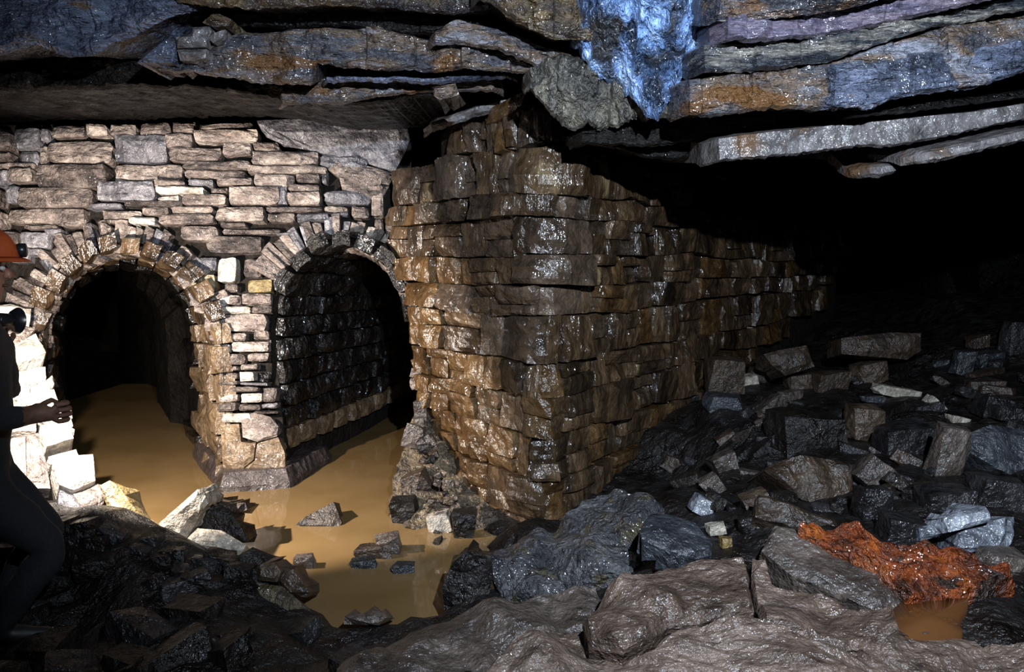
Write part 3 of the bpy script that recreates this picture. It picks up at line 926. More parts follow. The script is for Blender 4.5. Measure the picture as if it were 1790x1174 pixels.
def ground_hit(px, py):
    d = ray(px, py)
    Y = 1.3
    while Y < 14:
        p = P(px, py, Y)
        if p.z <= floor_z_base(p.x, p.y):
            return Y
        Y += 0.03
    return 8.0


# water
xs2 = np.arange(-5.0, 0.35, 0.15); ys2 = np.arange(2.7, 9.5, 0.15)
vs = [Vector((x, y, 0)) for y in ys2 for x in xs2]
nx = len(xs2)
fs = [(j * nx + i, j * nx + i + 1, (j + 1) * nx + i + 1, (j + 1) * nx + i) for j in range(len(ys2) - 1) for i in range(nx - 1)]
setp(mesh_obj('water', vs, fs, M['water'], smooth=True), 'still silty brown water flooding the floor before and inside both arches', 'water', kind='stuff')

# ------------------------------------------------------------------ ceiling of stepped rock layers
vs, fs = [], []
xs3 = np.arange(-5.5, 7.7, 0.2); ys3 = np.arange(-1.0, 14.2, 0.2)
for y in ys3:
    for x in xs3:
        z = 3.15 if y < 3 else 3.15 - 0.45 * min(1, (y - 3) / 2.0)
        vs.append(Vector((x, y, z + 0.10 * fbm(Vector((x, y, 0)), 1.3, 4))))
nx = len(xs3)
fs = [(j * nx + i, (j + 1) * nx + i, (j + 1) * nx + i + 1, j * nx + i + 1) for j in range(len(ys3) - 1) for i in range(nx - 1)]
ceiling = setp(mesh_obj('ceiling', vs, fs, M['roof_shade']), kind='structure')


def layer(top, bot, d, back, mat, name='rock_layer', step=4.5, rows=15, amp=0.035, rise=0.05, lay=0.02, seed=0.0, slope=0.0, jag=3.0, under=None, lean=0.0):
    """one bed of the roof: a broken face between two traced edges at depth d, its underside running back"""
    x0, x1 = min(top[0][0], bot[0][0]), max(top[-1][0], bot[-1][0])
    n = max(4, int((x1 - x0) / step))
    vs, fs = [], []
    per = rows + 5
    for i in range(n + 1):
        x = lerp(x0, x1, i / n)
        dd = d(x) if callable(d) else d
        yt = pl(top, x); yb = max(pl(bot, x), yt + 2)
        yb += jag * noise.noise(Vector((x * 0.09, seed, 1))) + jag * 0.5 * noise.noise(Vector((x * 0.3, seed, 4)))
        yb = max(yb, yt + 2)
        endf = min(1.0, min(i, n - i) / 4.0)
        colv = []
        blk = 0.05 * noise.cell(Vector((x * 0.012 + seed, seed, 0)))
        for j in range(rows):
            t = j / (rows - 1)
            p = P(x, lerp(yt, yb, t), dd)
            k = amp * 1.6 * fbm(p, 3.2, 3, seed) + amp * 0.9 * abs(fbm(p, 9.0, 4, seed + 3)) + lay * noise.noise(Vector((p.x * 1.2 + seed, seed, (p.z + p.x * slope) * 24))) + blk * amp * 12
            edge = (0.03 if j in (0, rows - 1) else 0)
            p.y += -k + edge + (1 - endf) * 0.12 - lean * (1 - t)
            colv.append(p)
        f, l = colv[0], colv[-1]
        g = l.copy(); g.y += 0.10; g.z += 0.035 + 0.012 * fbm(g, 5, 3, seed)
        h = l.copy(); h.y += back * 0.5; h.z += 0.035 + rise * 0.5 + 0.03 * fbm(h, 3, 3, seed)
        b = l.copy(); b.y += back; b.z += rise + 0.04
        tb = f.copy(); tb.y += back; tb.z = max(f.z, b.z + 0.05)
        tf = f.copy(); tf.y += 0.2; tf.z += 0.04
        vs += colv + [g, h, b, tb, tf]
    for i in range(n):
        for j in range(per):
            j2 = (j + 1) % per
            fs.append((i * per + j, i * per + j2, (i + 1) * per + j2, (i + 1) * per + j))
    fs.append(tuple(range(per - 1, -1, -1))); fs.append(tuple(n * per + j for j in range(per)))
    return mesh_obj(name, vs, fs, M[mat], ceiling, smooth=False)


layer([(-300, -60), (340, -60)], [(-300, 110), (0, 95), (60, 76), (110, 98), (165, 95), (200, 70), (250, 52), (330, 22), (352, 4)], 3.5, 0.7, 'roof_blue', seed=1.1, rise=0.12)
layer([(255, 112), (330, 106), (372, 62), (430, 52), (560, 48), (640, 45), (760, 70), (860, 88), (940, 118)],
      [(255, 118), (330, 124), (440, 140), (540, 146), (552, 108), (650, 120), (760, 122), (860, 124), (945, 128)], 3.65, 0.55, 'roof_mix', seed=2.3, rise=0.12)
layer([(478, 176), (532, 146), (580, 138), (650, 138), (760, 140), (800, 136), (880, 134)], [(478, 184), (540, 182), (600, 184), (660, 170), (750, 160), (800, 158), (880, 160)], 3.95, 0.35, 'roof_mix', seed=3.1, rise=0.10, step=5, amp=0.03)
layer([(552, 130), (640, 134), (750, 134), (850, 128), (905, 126)], [(552, 142), (640, 142), (750, 145), (850, 136), (905, 134)], 3.75, 0.4, 'roof_blue', seed=3.6, rise=0.12, rows=5)
layer([(735, 214), (790, 200), (850, 182), (900, 168)], [(735, 232), (790, 218), (850, 200), (905, 185)], 4.35, 1.0, 'roof_gray', seed=4.2, rise=0.32, rows=5)
layer([(290, -60), (900, -60)], [(290, 2), (380, 15), (480, 12), (600, 12), (700, 12), (790, 22), (900, 2)], 3.45, 1.6, 'roof_ochre', seed=5.0, rise=0.32)
layer([(820, -60), (1085, -60)], [(820, -6), (860, 6), (900, 36), (960, 62), (1030, 70), (1055, 60), (1072, 30), (1085, -20)], 3.28, 1.8, 'roof_ochre', seed=6.4, rise=0.32)
layer([(740, 60), (800, 38), (880, 52), (950, 80), (1060, 110)], [(740, 78), (800, 78), (860, 90), (950, 118), (1060, 150)], 3.55, 1.6, 'roof_mix', seed=6.9, rise=0.32)
layer([(380, 22), (480, 18), (600, 18), (760, 30), (900, 52), (1000, 75), (1090, 78)], [(380, 40), (480, 44), (600, 44), (760, 66), (900, 84), (1000, 106), (1090, 110)], 3.75, 1.6, 'roof_shade', seed=7.2, rise=0.32)
layer([(-300, 96), (0, 92), (300, 112), (540, 150), (770, 150)], [(-300, 162), (0, 158), (250, 152), (420, 158), (540, 186), (650, 180), (770, 168)], 4.05, 1.3, 'roof_shade', seed=7.7, rise=0.06)  # added near-black bed standing in for the unlit underside before the arch wall
# the wet flow curtain, its flash sheen painted into the colour, and the pale calcite under it
layer([(1000, -70), (1270, -70)], [(1000, 70), (1030, 120), (1060, 138), (1085, 140), (1105, 168), (1125, 198), (1146, 212), (1160, 192), (1185, 152), (1215, 112), (1245, 90), (1270, 60)],
      lambda x: 3.40 - 0.09 * math.exp(-((x - 1140) / 45.0) ** 2), 1.2, 'flow_sheen', name='mineral_flow', seed=8.8, rise=0.3, rows=46, step=3, amp=0.085, lay=0.008, lean=0.36, jag=10)
layer([(1130, 100), (1180, 90), (1250, 86)], [(1130, 208), (1160, 208), (1200, 200), (1250, 196)], 3.43, 1.0, 'flow_pale', name='mineral_flow', seed=8.6, rise=0.3, rows=24, step=3, amp=0.07, lay=0.008)
layer([(915, 120), (960, 95), (1020, 100), (1090, 110), (1150, 120)], [(915, 150), (940, 172), (962, 196), (1000, 225), (1030, 216), (1060, 220), (1110, 212), (1150, 205)], 3.5, 1.6, 'flow_pale', name='mineral_flow', seed=9.2, rise=0.3, rows=28, step=3, amp=0.08, lay=0.008, jag=9)
# right-hand beds
layer([(1240, -90), (2050, -200)], [(1240, 26), (1262, 32), (1380, 30), (1500, 12), (1600, -10), (2050, -110)], 2.92, 2.3, 'roof_mix', seed=10.1, rise=0.32)
layer([(1250, 30), (1380, 20), (1500, 2), (1620, -22), (2050, -120)], [(1250, 72), (1300, 74), (1400, 64), (1500, 45), (1570, 32), (1790, -10), (2050, -70)], 2.97, 2.2, 'roof_purple', seed=11.4, rise=0.32, slope=0.2)
layer([(1212, 78), (1300, 74), (1400, 66), (1500, 48), (1570, 34), (1790, -6), (2050, -66)], [(1212, 128), (1330, 124), (1450, 106), (1540, 76), (1640, 44), (1790, 18), (2050, -40)], 3.06, 2.2, 'roof_speck', seed=12.2, rise=0.32, slope=0.22, lay=0.03)
layer([(1185, 140), (1330, 126), (1450, 108), (1540, 78), (1640, 46), (1790, 18), (2050, -40)], [(1185, 200), (1240, 205), (1350, 190), (1480, 190), (1530, 190), (1560, 172), (1640, 160), (1720, 148), (1790, 126), (2050, 60)], 3.13, 2.2, 'roof_mix', seed=13.3, rise=0.26, rows=18)
layer([(1440, 112), (1540, 100), (1660, 84), (1790, 70), (2050, 20)], [(1440, 186), (1530, 188), (1560, 172), (1640, 160), (1720, 148), (1790, 126), (2050, 60)], 3.09, 1.5, 'roof_blue', seed=13.9, rise=0.26, rows=12)
layer([(1000, 232), (1080, 218), (1200, 206), (1330, 200), (1480, 196)], [(1000, 252), (1080, 250), (1160, 255), (1260, 234), (1400, 218), (1480, 206)], 3.6, 1.8, 'roof_shade', seed=14.5, rise=0.26)
layer([(1010, 240), (1060, 238), (1160, 232), (1240, 228)], [(1010, 252), (1080, 258), (1130, 276), (1180, 280), (1240, 272)], 3.8, 2.5, 'roof_shade', seed=14.9, rise=0.32)
layer([(1240, 240), (1400, 222), (1560, 206), (1700, 194), (1790, 180), (2050, 130)], [(1240, 284), (1380, 272), (1500, 256), (1560, 256), (1650, 240), (1760, 214), (2050, 165)], 3.40, 2.6, 'roof_gray', seed=15.5, rise=0.32, amp=0.015, lay=0.008)
layer([(1480, 196), (1600, 180), (1700, 168), (1790, 158), (2050, 120)], [(1480, 204), (1600, 196), (1700, 182), (1790, 170), (2050, 130)], 3.3, 1.5, 'roof_shade', seed=15.9, rise=0.32, rows=5)
layer([(1600, 266), (1700, 246), (1790, 224), (2050, 180)], [(1600, 284), (1640, 282), (1700, 268), (1790, 248), (2050, 210)], 3.36, 2.4, 'roof_gray', seed=16.4, rise=0.32, rows=6, amp=0.02)
layer([(1505, 288), (1560, 284), (1588, 290)], [(1505, 306), (1540, 310), (1588, 294)], 3.6, 1.2, 'roof_gray', seed=17.0, rise=0.64, rows=5, step=5, amp=0.015)
# wedged blocks in the roof cleft
for poly_, m in (([(236, 108), (252, 92), (285, 60), (302, 45), (300, 78), (296, 106), (268, 108)], 'roof_blue'), ([(304, 62), (328, 56), (330, 44), (362, 42), (366, 52), (356, 68), (356, 80), (306, 82)], 'roof_gray'),
                 ([(306, 84), (356, 82), (354, 98), (332, 104), (310, 103)], 'roof_gray'), ([(362, 66), (372, 56), (390, 48), (384, 64), (368, 72)], 'roof_gray'), ([(352, 38), (372, 20), (400, 30), (396, 42), (370, 46)], 'roof_ochre'),
                 ([(755, 150), (795, 142), (802, 162), (788, 168), (768, 174), (758, 166)], 'roof_mix')):
    bm_obj('rock_block', traced_core(poly_, Plane(P(0, 0, 3.55), P(500, 0, 3.55), P(200, 200, 3.55)), 0.3, sub=2, amp=0.025, seed=poly_[0][0]), M[m], ceiling)


# ------------------------------------------------------------------ far cave walls, unlit
def cave_wall(name, a, b, n, z0=-0.4, z1=3.3):
    vs, fs = [], []
    NZ = 16
    for i in range(n + 1):
        p = Vector(a).lerp(Vector(b), i / n)
        for j in range(NZ):
            q = Vector((p.x, p.y, lerp(z0, z1, j / (NZ - 1))))
            q.x += 0.25 * fbm(q, 1.2, 4, 2); q.y += 0.25 * fbm(q, 1.2, 4, 7)
            vs.append(q)
    for i in range(n):
        for j in range(NZ - 1):
            k = i * NZ + j
            fs.append((k, k + NZ, k + NZ + 1, k + 1))
    return setp(mesh_obj(name, vs, fs, M['roof_shade']), kind='structure')


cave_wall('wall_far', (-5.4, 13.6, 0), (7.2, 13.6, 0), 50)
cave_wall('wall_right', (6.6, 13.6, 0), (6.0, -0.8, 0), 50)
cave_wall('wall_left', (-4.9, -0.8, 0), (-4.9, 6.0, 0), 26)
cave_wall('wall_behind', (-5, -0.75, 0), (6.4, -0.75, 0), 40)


# ------------------------------------------------------------------ loose rocks
def hull_rock(wd, dp, ht, seed, mat, name, parent=None, cuts=2, amp=0.06, flat=0.75, npts=10):
    rnd = random.Random(seed)
    bm = bmesh.new()
    for sx in (-1, 1):
        for sy in (-1, 1):
            for sz in (-1, 1):
                bm.verts.new((sx * wd / 2 * rnd.uniform(.6, 1), sy * dp / 2 * rnd.uniform(.6, 1), sz * ht / 2 * rnd.uniform(flat, 1)))
    for _ in range(npts):
        v = Vector((rnd.gauss(0, 1), rnd.gauss(0, 1), rnd.gauss(0, 1))).normalized()
        bm.verts.new((v.x * wd / 2 * 1.05, v.y * dp / 2 * 1.05, v.z * ht / 2 * 1.02))
    r = bmesh.ops.convex_hull(bm, input=bm.verts)
    bmesh.ops.delete(bm, geom=[g for g in r['geom_interior'] if isinstance(g, bmesh.types.BMVert)], context='VERTS')
    if cuts:
        bmesh.ops.subdivide_edges(bm, edges=bm.edges[:], cuts=cuts, use_grid_fill=True)
    bmesh.ops.triangulate(bm, faces=bm.faces)
    s = (wd * dp * ht) ** (1 / 3)
    for v in bm.verts:
        v.co += v.co.normalized() * s * amp * fbm(v.co / s, 2.2, 3, seed % 97)
    return bm


def rock(name, label, box, mat, depth=None, roll=0, Y=None, thick=0.8, sink=0.12, yaw=0.0, pitch=0.0, group=None, cat='rock', cuts=2, lift=0.0):
    x0, y0, x1, y1 = box
    xm = (x0 + x1) / 2
    y = Y if Y is not None else ground_hit(xm, y1)
    wd = (x1 - x0) / F * y; ht = (y1 - y0) / F * y
    dp = depth if depth else max(0.05, thick * min(wd, ht * 2.2))
    c = P(xm, (y0 + y1) / 2, y + dp * 0.4)
    bm = hull_rock(wd * 1.04, dp, ht * (1.04 + sink), hash((round(x0), round(y0))) % 1000, mat, name, cuts=cuts)
    R = Matrix.Rotation(math.radians(roll), 4, 'Y') @ Matrix.Rotation(math.radians(pitch), 4, 'X') @ Matrix.Rotation(math.radians(yaw), 4, 'Z')
    T = Matrix.Translation(c + Vector((0, 0, -ht * sink * .4 + lift))) @ R
    bm.transform(T)
    o = bm_obj(name, bm, M[mat])
    return setp(o, label, cat, group)


def traced(name, label, poly_, plane, thick, mat, sub=3, amp=0.02, group=None, cat='rock', seed=0.0, layered=0.0, fs_=7.0):
    o = bm_obj(name, traced_core(poly_, plane, thick, sub=sub, amp=amp, seed=seed, layered=layered, fs_=fs_), M[mat])
    return setp(o, label, cat, group)


def facing(Y, lean=0.3, at=(895, 900)):
    """plane at depth Y through a pixel, leaning back by lean metres per metre of height"""
    a = P(at[0], at[1], Y)
    return Plane(a, a + Vector((1, 0, 0)), a + Vector((0, lean, 1.0)))


# ---- foreground bedrock on the right
BP = Plane(onz(900, 1174, .46), onz(1200, 970, .58), onz(1790, 1174, .47))
BPD = lambda dz: (lambda x, y: (BP(x, y)[0] + BP.n * dz, BP.n))
for i_, (po_, dz, lb) in enumerate((
        ([(1018, 1075), (1060, 1030), (1080, 1008), (1150, 985), (1255, 966), (1302, 968), (1312, 1000), (1308, 1030), (1318, 1070), (1240, 1085), (1168, 1090), (1140, 1120), (1090, 1140), (1030, 1120)], .015,
         'gray-brown bedrock slab right below the glistening boulder'),
        ([(1316, 972), (1340, 978), (1352, 1012), (1440, 1022), (1500, 1056), (1560, 1068), (1570, 1110), (1500, 1130), (1420, 1110), (1330, 1098), (1322, 1050), (1314, 1005)], .03,
         'cracked gray-brown bedrock slab in front of the tilted gray slab'),
        ([(835, 1174), (880, 1128), (960, 1090), (1012, 1080), (1026, 1122), (1092, 1145), (1142, 1124), (1172, 1094), (1325, 1092), (1420, 1116), (1500, 1130), (1550, 1092), (1600, 1096), (1660, 1088), (1720, 1110), (1790, 1120), (1870, 1160), (1870, 1340), (835, 1340)], .0,
         'broad gray-brown bedrock slab along the bottom right edge'))):
    traced('bedrock_slab', lb, po_, BPD(dz), 0.3, 'rock_slab', sub=8, amp=0.055, cat='rock slab', layered=0.35, fs_=4.0, seed=1.7 * i_)
traced('bedrock_slab', 'lower bedrock slab left of the broad foreground slab, under the wet boulder',
       [(590, 1174), (640, 1120), (760, 1070), (900, 1035), (1040, 1020), (1062, 1045), (1040, 1085), (900, 1130), (850, 1174), (850, 1330), (560, 1330)],
       Plane(onz(700, 1150, .36), onz(1000, 1040, .42), onz(900, 1174, .38)), 0.3, 'rock_gray', sub=7, amp=0.05, cat='rock slab', layered=0.3, fs_=5.0)
traced('stone_slab', 'tilted flat gray slab leaning beside the orange ochre stream',
       [(1356, 912), (1332, 955), (1390, 1000), (1440, 1020), (1545, 1068), (1592, 1045), (1588, 1012), (1510, 985), (1430, 940), (1388, 918)],
       Plane(P(1340, 955, 2.50), P(1560, 1068, 2.22), P(1388, 915, 2.62)), 0.16, 'rock_gray', sub=4, amp=0.015, cat='rock slab', seed=4)
traced('wet_boulder', 'large dark glistening boulder lying against the foot of the masonry pier',
       [(852, 995), (862, 970), (905, 925), (960, 905), (1005, 880), (1040, 848), (1085, 846), (1135, 862), (1160, 885), (1120, 915), (1102, 950), (1150, 972), (1090, 1000), (1000, 1010), (940, 1035), (880, 1030)],
       Plane(P(860, 1020, 2.95), P(1150, 980, 2.85), P(1060, 848, 3.45)), 0.4, 'rock_wet', sub=6, amp=0.09, cat='boulder', seed=9, fs_=4.5)
traced('stone_slab', 'flat wet blue-gray stone resting on the right end of the glistening boulder',
       [(1118, 925), (1138, 893), (1165, 893), (1215, 915), (1246, 945), (1244, 968), (1220, 972), (1165, 958), (1122, 942)],
       Plane(P(1118, 930, 2.72), P(1244, 968, 2.62), P(1150, 893, 2.86)), 0.09, 'rock_blue', sub=3, amp=0.015, seed=2)
traced('boulder', 'big rounded dark brown boulder in the middle of the right-hand rubble',
       [(1338, 822), (1355, 806), (1400, 795), (1460, 800), (1494, 812), (1500, 850), (1490, 885), (1430, 882), (1395, 866)],
       facing(3.45, .5, (1420, 880)), 0.35, 'rock_brown', sub=4, amp=0.04, cat='boulder', seed=3)
traced('stone_slab', 'layered bark-textured slab below the big rounded boulder',
       [(1322, 862), (1345, 866), (1400, 884), (1460, 905), (1470, 925), (1425, 930), (1370, 910), (1322, 898)], facing(2.95, 1.2, (1400, 900)), 0.15, 'rock_brown', sub=4, amp=0.02, seed=5, layered=1.0)
traced('stone_slab', 'large blue-gray slab with a pale edge at the right of the rubble',
       [(1673, 772), (1690, 758), (1735, 740), (1800, 748), (1850, 790), (1850, 850), (1790, 838), (1745, 818)], facing(3.6, .6, (1730, 800)), 0.2, 'rock_blue', sub=4, amp=0.02, seed=6)
traced('stone_slab', 'long brown beam-like slab at the top of the right-hand rubble',
       [(1474, 590), (1560, 580), (1612, 582), (1614, 612), (1590, 628), (1520, 622), (1475, 618)], facing(5.6, .2, (1540, 610)), 0.3, 'rock_brown', sub=3, amp=0.02, seed=7)
traced('stone_block', 'tilted flat brown block behind the rubble beside the dark notch',
       [(1338, 618), (1360, 612), (1412, 602), (1426, 640), (1375, 656), (1350, 636)], facing(5.4, .25, (1380, 640)), 0.3, 'rock_brown', sub=3, amp=0.015, seed=8)
# glossy fractured blocks
for i, (poly_, lb) in enumerate(((([(1657, 905), (1680, 895), (1725, 884), (1732, 896), (1728, 912), (1664, 930)]), 'upper glossy silver block of the fractured rock at the right edge'),
                                 (([(1680, 930), (1728, 914), (1760, 904), (1762, 930), (1755, 962), (1680, 966), (1672, 950)]), 'widest glossy silver block of the fractured rock at the right edge'),
                                 (([(1764, 908), (1778, 903), (1781, 935), (1772, 950), (1760, 960), (1766, 930)]), 'narrow glossy silver shard at the right end of the fractured rock'),
                                 (([(1606, 922), (1645, 914), (1652, 935), (1612, 946)]), 'small dull silver block left of the fractured glossy rock'))):
    traced('fractured_block', lb, poly_, facing(2.62 + .03 * i, .35, (1700, 966)), 0.14, 'rock_glint', sub=3, amp=0.02, seed=20 + i, fs_=14)

# ---- named rocks on the right-hand slope
R = [
    ('rounded_block', 'rounded brown block against the foot of the pier, left end of the rubble', (1233, 624, 1302, 690), 'rock_brown', 4),
    ('stone', 'small bluish white stone right of the rounded brown block', (1293, 654, 1326, 675), 'rock_pale', -10),
    ('stone_block', 'brown square block leaning on the tilted flat block', (1310, 628, 1353, 665), 'rock_brown', 12),
    ('stone_block', 'low brown stone under the tilted flat block', (1370, 652, 1422, 682), 'rock_brown', -4),
    ('stone_block', 'wide pale-faced brown stone below the dark notch', (1418, 648, 1484, 684), 'rock_brown', -6),
    ('stone', 'brown stone with a pale wet edge under the beam-like slab', (1487, 632, 1554, 664), 'rock_brown', -14),
    ('stone_plank', 'bright cream plank-shaped stone in the right-hand rubble', (1524, 676, 1608, 692), 'rock_pale', 10),
    ('stone', 'wet bluish shard just below the cream plank-shaped stone', (1505, 692, 1548, 702), 'rock_blue', 2),
    ('angular_stone', 'brown angular stone below the cream plank-shaped stone', (1478, 706, 1542, 765), 'rock_brown', 6),
    ('dark_stone', 'large blue-black stone in the middle right of the rubble', (1528, 738, 1630, 795), 'rock_dark', -4),
    ('angular_stone', 'gray-brown angular stone left of the large pale-edged slab', (1628, 742, 1690, 830), 'rock_gray', 10),
    ('long_stone', 'elongated pale brown stone leaning beside the big rounded boulder', (1492, 800, 1560, 850), 'rock_gray', 38),
    ('dark_stone', 'dark gray stone right below the big rounded boulder', (1494, 846, 1558, 908), 'rock_dark', 0),
    ('stone', 'brown stone left of the bark-textured slab', (1296, 856, 1350, 892), 'rock_brown', -20),
    ('stone', 'small white chip right of the flat wet stone', (1233, 914, 1272, 930), 'rock_pale', -6),
    ('stone', 'tiny yellow stone in the gap beside the tilted gray slab', (1258, 938, 1282, 956), 'wall_ochre', 0),
    ('stone', 'small pale stone lying right of the cream plank-shaped stone', (1610, 698, 1650, 726), 'rock_pale', 40),
    ('stone', 'pale glistening stone second right of the cream plank-shaped stone', (1655, 726, 1690, 742), 'rock_pale', 12),
    ('stone', 'orange-brown block at the crest of the rubble near the right edge', (1690, 586, 1726, 614), 'rock_brown', -10),
    ('stone', 'blue-gray stone at the rubble crest right of the beam-like slab', (1664, 612, 1698, 652), 'rock_blue', 8),
    ('stone', 'bluish angular stone below the orange-brown crest block', (1698, 614, 1752, 640), 'rock_blue', -8),
    ('stone', 'pale blue flat chip below the beam-like slab end', (1630, 628, 1668, 640), 'rock_blue', -4),
    ('stone', 'dark angular stone at the crest of the rubble at the right edge', (1752, 560, 1800, 620), 'rock_dark', 5),
    ('stone', 'dusty brown stone left of the brown angular stone', (1250, 756, 1288, 778), 'rock_brown', -30),
    ('stone', 'dark bluish stone below the rounded brown block', (1228, 688, 1296, 718), 'rock_blue', 4),
    ('stone', 'purple-gray stone on the black slope above the glinting shards', (1240, 790, 1290, 828), 'rock_gray', -25),
    ('stone', 'pale lilac stone on the black slope left of the big rounded boulder', (1225, 830, 1262, 862), 'rock_gray', -35),
    ('stone', 'wet glinting shard between the glistening boulder and the bark-textured slab', (1205, 866, 1250, 896), 'rock_glint', 25),
    ('stone', 'dull brown stone above the tilted pale-edged slab', (1710, 690, 1770, 730), 'rock_dark', 10),
    ('stone', 'flat gray-green stone at the right end of the orange stream', (1705, 962, 1800, 1000), 'rock_gray', 8),
    ('stone', 'thin brown stone at the far end of the orange stream', (1690, 985, 1775, 1012), 'rock_brown', 16),
    ('stone', 'dark stone squeezed between the tilted slab and the glossy blocks', (1540, 900, 1620, 950), 'rock_dark', 6),
    ('stone', 'broad dark stone behind the fractured glossy blocks', (1600, 850, 1700, 905), 'rock_dark', -6),
    ('stone', 'dark stone under the large pale-edged slab', (1690, 830, 1790, 885), 'rock_dark', 8),
    ('stone', 'broad muddy purple stone above the big rounded boulder', (1340, 715, 1470, 790), 'bank', 3),
    ('stone', 'brown stone wedged above the tilted gray slab', (1290, 895, 1348, 935), 'bank', -12),
]
for n_, lb, bx, m, rl in R:
    rock(n_, lb, bx, m, roll=rl, Y=(ground_hit(1267, 690) - 0.22) if n_ == 'rounded_block' else None)
NAMED = [((b_[0] + b_[2]) / 2, (b_[1] + b_[3]) / 2, l_) for _, l_, b_, _, _ in R] + [
    (1420, 845, 'big rounded dark brown boulder'), (1390, 895, 'layered bark-textured slab'), (1740, 790, 'large blue-gray slab'), (1545, 605, 'long brown beam-like slab'),
    (1382, 630, 'tilted flat brown block'), (1720, 935, 'fractured glossy blocks'), (1060, 920, 'glistening boulder'), (1180, 930, 'flat wet blue-gray stone')]
TONE = {'rock_dark': 'black', 'bank': 'dark brown', 'rock_gray': 'gray', 'rock_brown': 'brown'}


def beside(px, py, s, mat, named=NAMED, noun='rubble stone'):
    x_, y_, l_ = min(named, key=lambda e: (e[0] - px) ** 2 + (e[1] - py) ** 2)
    w_ = l_.split()
    stop = [i for i, t in enumerate(w_) if t in ('against', 'right', 'leaning', 'under', 'with', 'below', 'just', 'in', 'left', 'beside', 'lying', 'second', 'at', 'on', 'above', 'between', 'squeezed', 'behind', 'wedged') and i > 1]
    short = ' '.join(w_[:stop[0]] if stop else w_)
    dx, dy = px - x_, py - y_
    rel = ('right of' if dx > 0 else 'left of') if abs(dx) > abs(dy) else ('below' if dy > 0 else 'above')
    return '%s %s %s %s the %s' % ('tiny' if s < 17 else 'small' if s < 25 else 'medium' if s < 42 else 'large', TONE.get(mat, 'muddy'), noun, rel, short)


# smaller rubble strewn over the same slope
rr = random.Random(5)
k = 0
while k < 110:
    px, py = rr.uniform(1180, 1830), rr.uniform(575, 900)
    if py < 690 - (px - 1200) * 0.13 or (px < 1300 and py < 690): continue
    s = rr.uniform(12, 34)
    mt = rr.choice(['rock_dark', 'rock_dark', 'rock_dark', 'bank', 'bank', 'rock_gray', 'rock_brown'])
    rock('rubble_stone', beside(px, py, s, mt), (px - s, py - s * rr.uniform(.5, .9), px + s, py), mt,
         roll=rr.uniform(-35, 35), yaw=rr.uniform(-40, 40), group='loose rubble on the right-hand slope', cat='stone', cuts=1)
    k += 1

# ---- orange ochre running down beside the tilted slab
vs, fs = [], []
OC = [((1398, 914), (1420, 911)), ((1435, 930), (1472, 921)), ((1482, 953), (1524, 940)), ((1530, 982), (1592, 958)), ((1572, 1008), (1690, 962)), ((1592, 1024), (1765, 985)), ((1600, 1042), (1776, 1012)), ((1572, 1056), (1700, 1042))]
OZ = [0.63, 0.61, 0.585, 0.565, 0.555, 0.535, 0.515, 0.495]
NOC, MOC = 50, 26
for i in range(NOC):
    t = i / (NOC - 1) * (len(OC) - 1); a = min(int(t), len(OC) - 2); t -= a
    l = Vector(OC[a][0]).lerp(Vector(OC[a + 1][0]), t); r = Vector(OC[a][1]).lerp(Vector(OC[a + 1][1]), t)
    z = lerp(OZ[a], OZ[a + 1], t)
    for j in range(MOC):
        u = j / (MOC - 1)
        q = l.lerp(r, u)
        q.x += 6 * noise.noise(Vector((i * .4, j * .3, 2)))
        p = onz(q.x, q.y, z)
        p.z += 0.05 * fbm(p, 9, 4, 4) + 0.006 - (0.022 if j in (0, MOC - 1) or i in (0, NOC - 1) else 0)
        vs.append(p)
for i in range(NOC - 1):
    for j in range(MOC - 1):
        k = i * MOC + j
        fs.append((k, k + 1, k + MOC + 1, k + MOC))
nb = len(vs)
vs += [v + Vector((0, 0.02, -0.09)) for v in vs]
rim = [j for j in range(MOC)] + [i * MOC + MOC - 1 for i in range(1, NOC)] + [(NOC - 1) * MOC + j for j in range(MOC - 2, -1, -1)] + [i * MOC for i in range(NOC - 2, 0, -1)]
for a in range(len(rim)):
    b = (a + 1) % len(rim)
    fs.append((rim[a], nb + rim[a], nb + rim[b], rim[b]))
setp(mesh_obj('ochre_deposit', vs, fs, M['ochre']), 'wet bright orange iron ochre sludge running between the rocks at lower right', 'ochre sludge', kind='stuff')
pp0 = [Vector(q) for q in ((1560, 1062), (1590, 1040), (1650, 1034), (1700, 1044), (1680, 1066), (1668, 1085), (1690, 1106), (1640, 1118), (1580, 1116), (1545, 1090))]
pp = []
for i_ in range(len(pp0)):                       # rounded shoreline
    a_, b_, c_ = pp0[i_ - 1], pp0[i_], pp0[(i_ + 1) % len(pp0)]
    for t_ in (0.0, .25, .5, .75):
        m0, m1 = (a_ + b_) / 2, (b_ + c_) / 2
        q_ = (1 - t_) ** 2 * m0 + 2 * t_ * (1 - t_) * b_ + t_ * t_ * m1
        pp.append((q_.x + 3 * noise.noise(Vector((q_.x * .1, q_.y * .1, 0))), q_.y))
pts = [onz(x, y, 0.492) for x, y in pp]
nq = len(pts)
cen = sum(pts, Vector()) / nq
vs = pts + [p + Vector((0, 0, -0.05)) for p in pts] + [cen, cen + Vector((0, 0, -.05))]
fs = [(i, (i + 1) % nq, 2 * nq) for i in range(nq)] + [(i, nq + i, nq + (i + 1) % nq, (i + 1) % nq) for i in range(nq)]
setp(mesh_obj('puddle', vs, fs, M['puddle'], smooth=True), 'small rust-coloured puddle below the orange ochre sludge', 'puddle')

# ---- rocks in the muddy pool
def wrock(name, label, box, mat, **kw):
    y = onz((box[0] + box[2]) / 2, box[3], 0).y
    return rock(name, label, box, mat, Y=y, **kw)


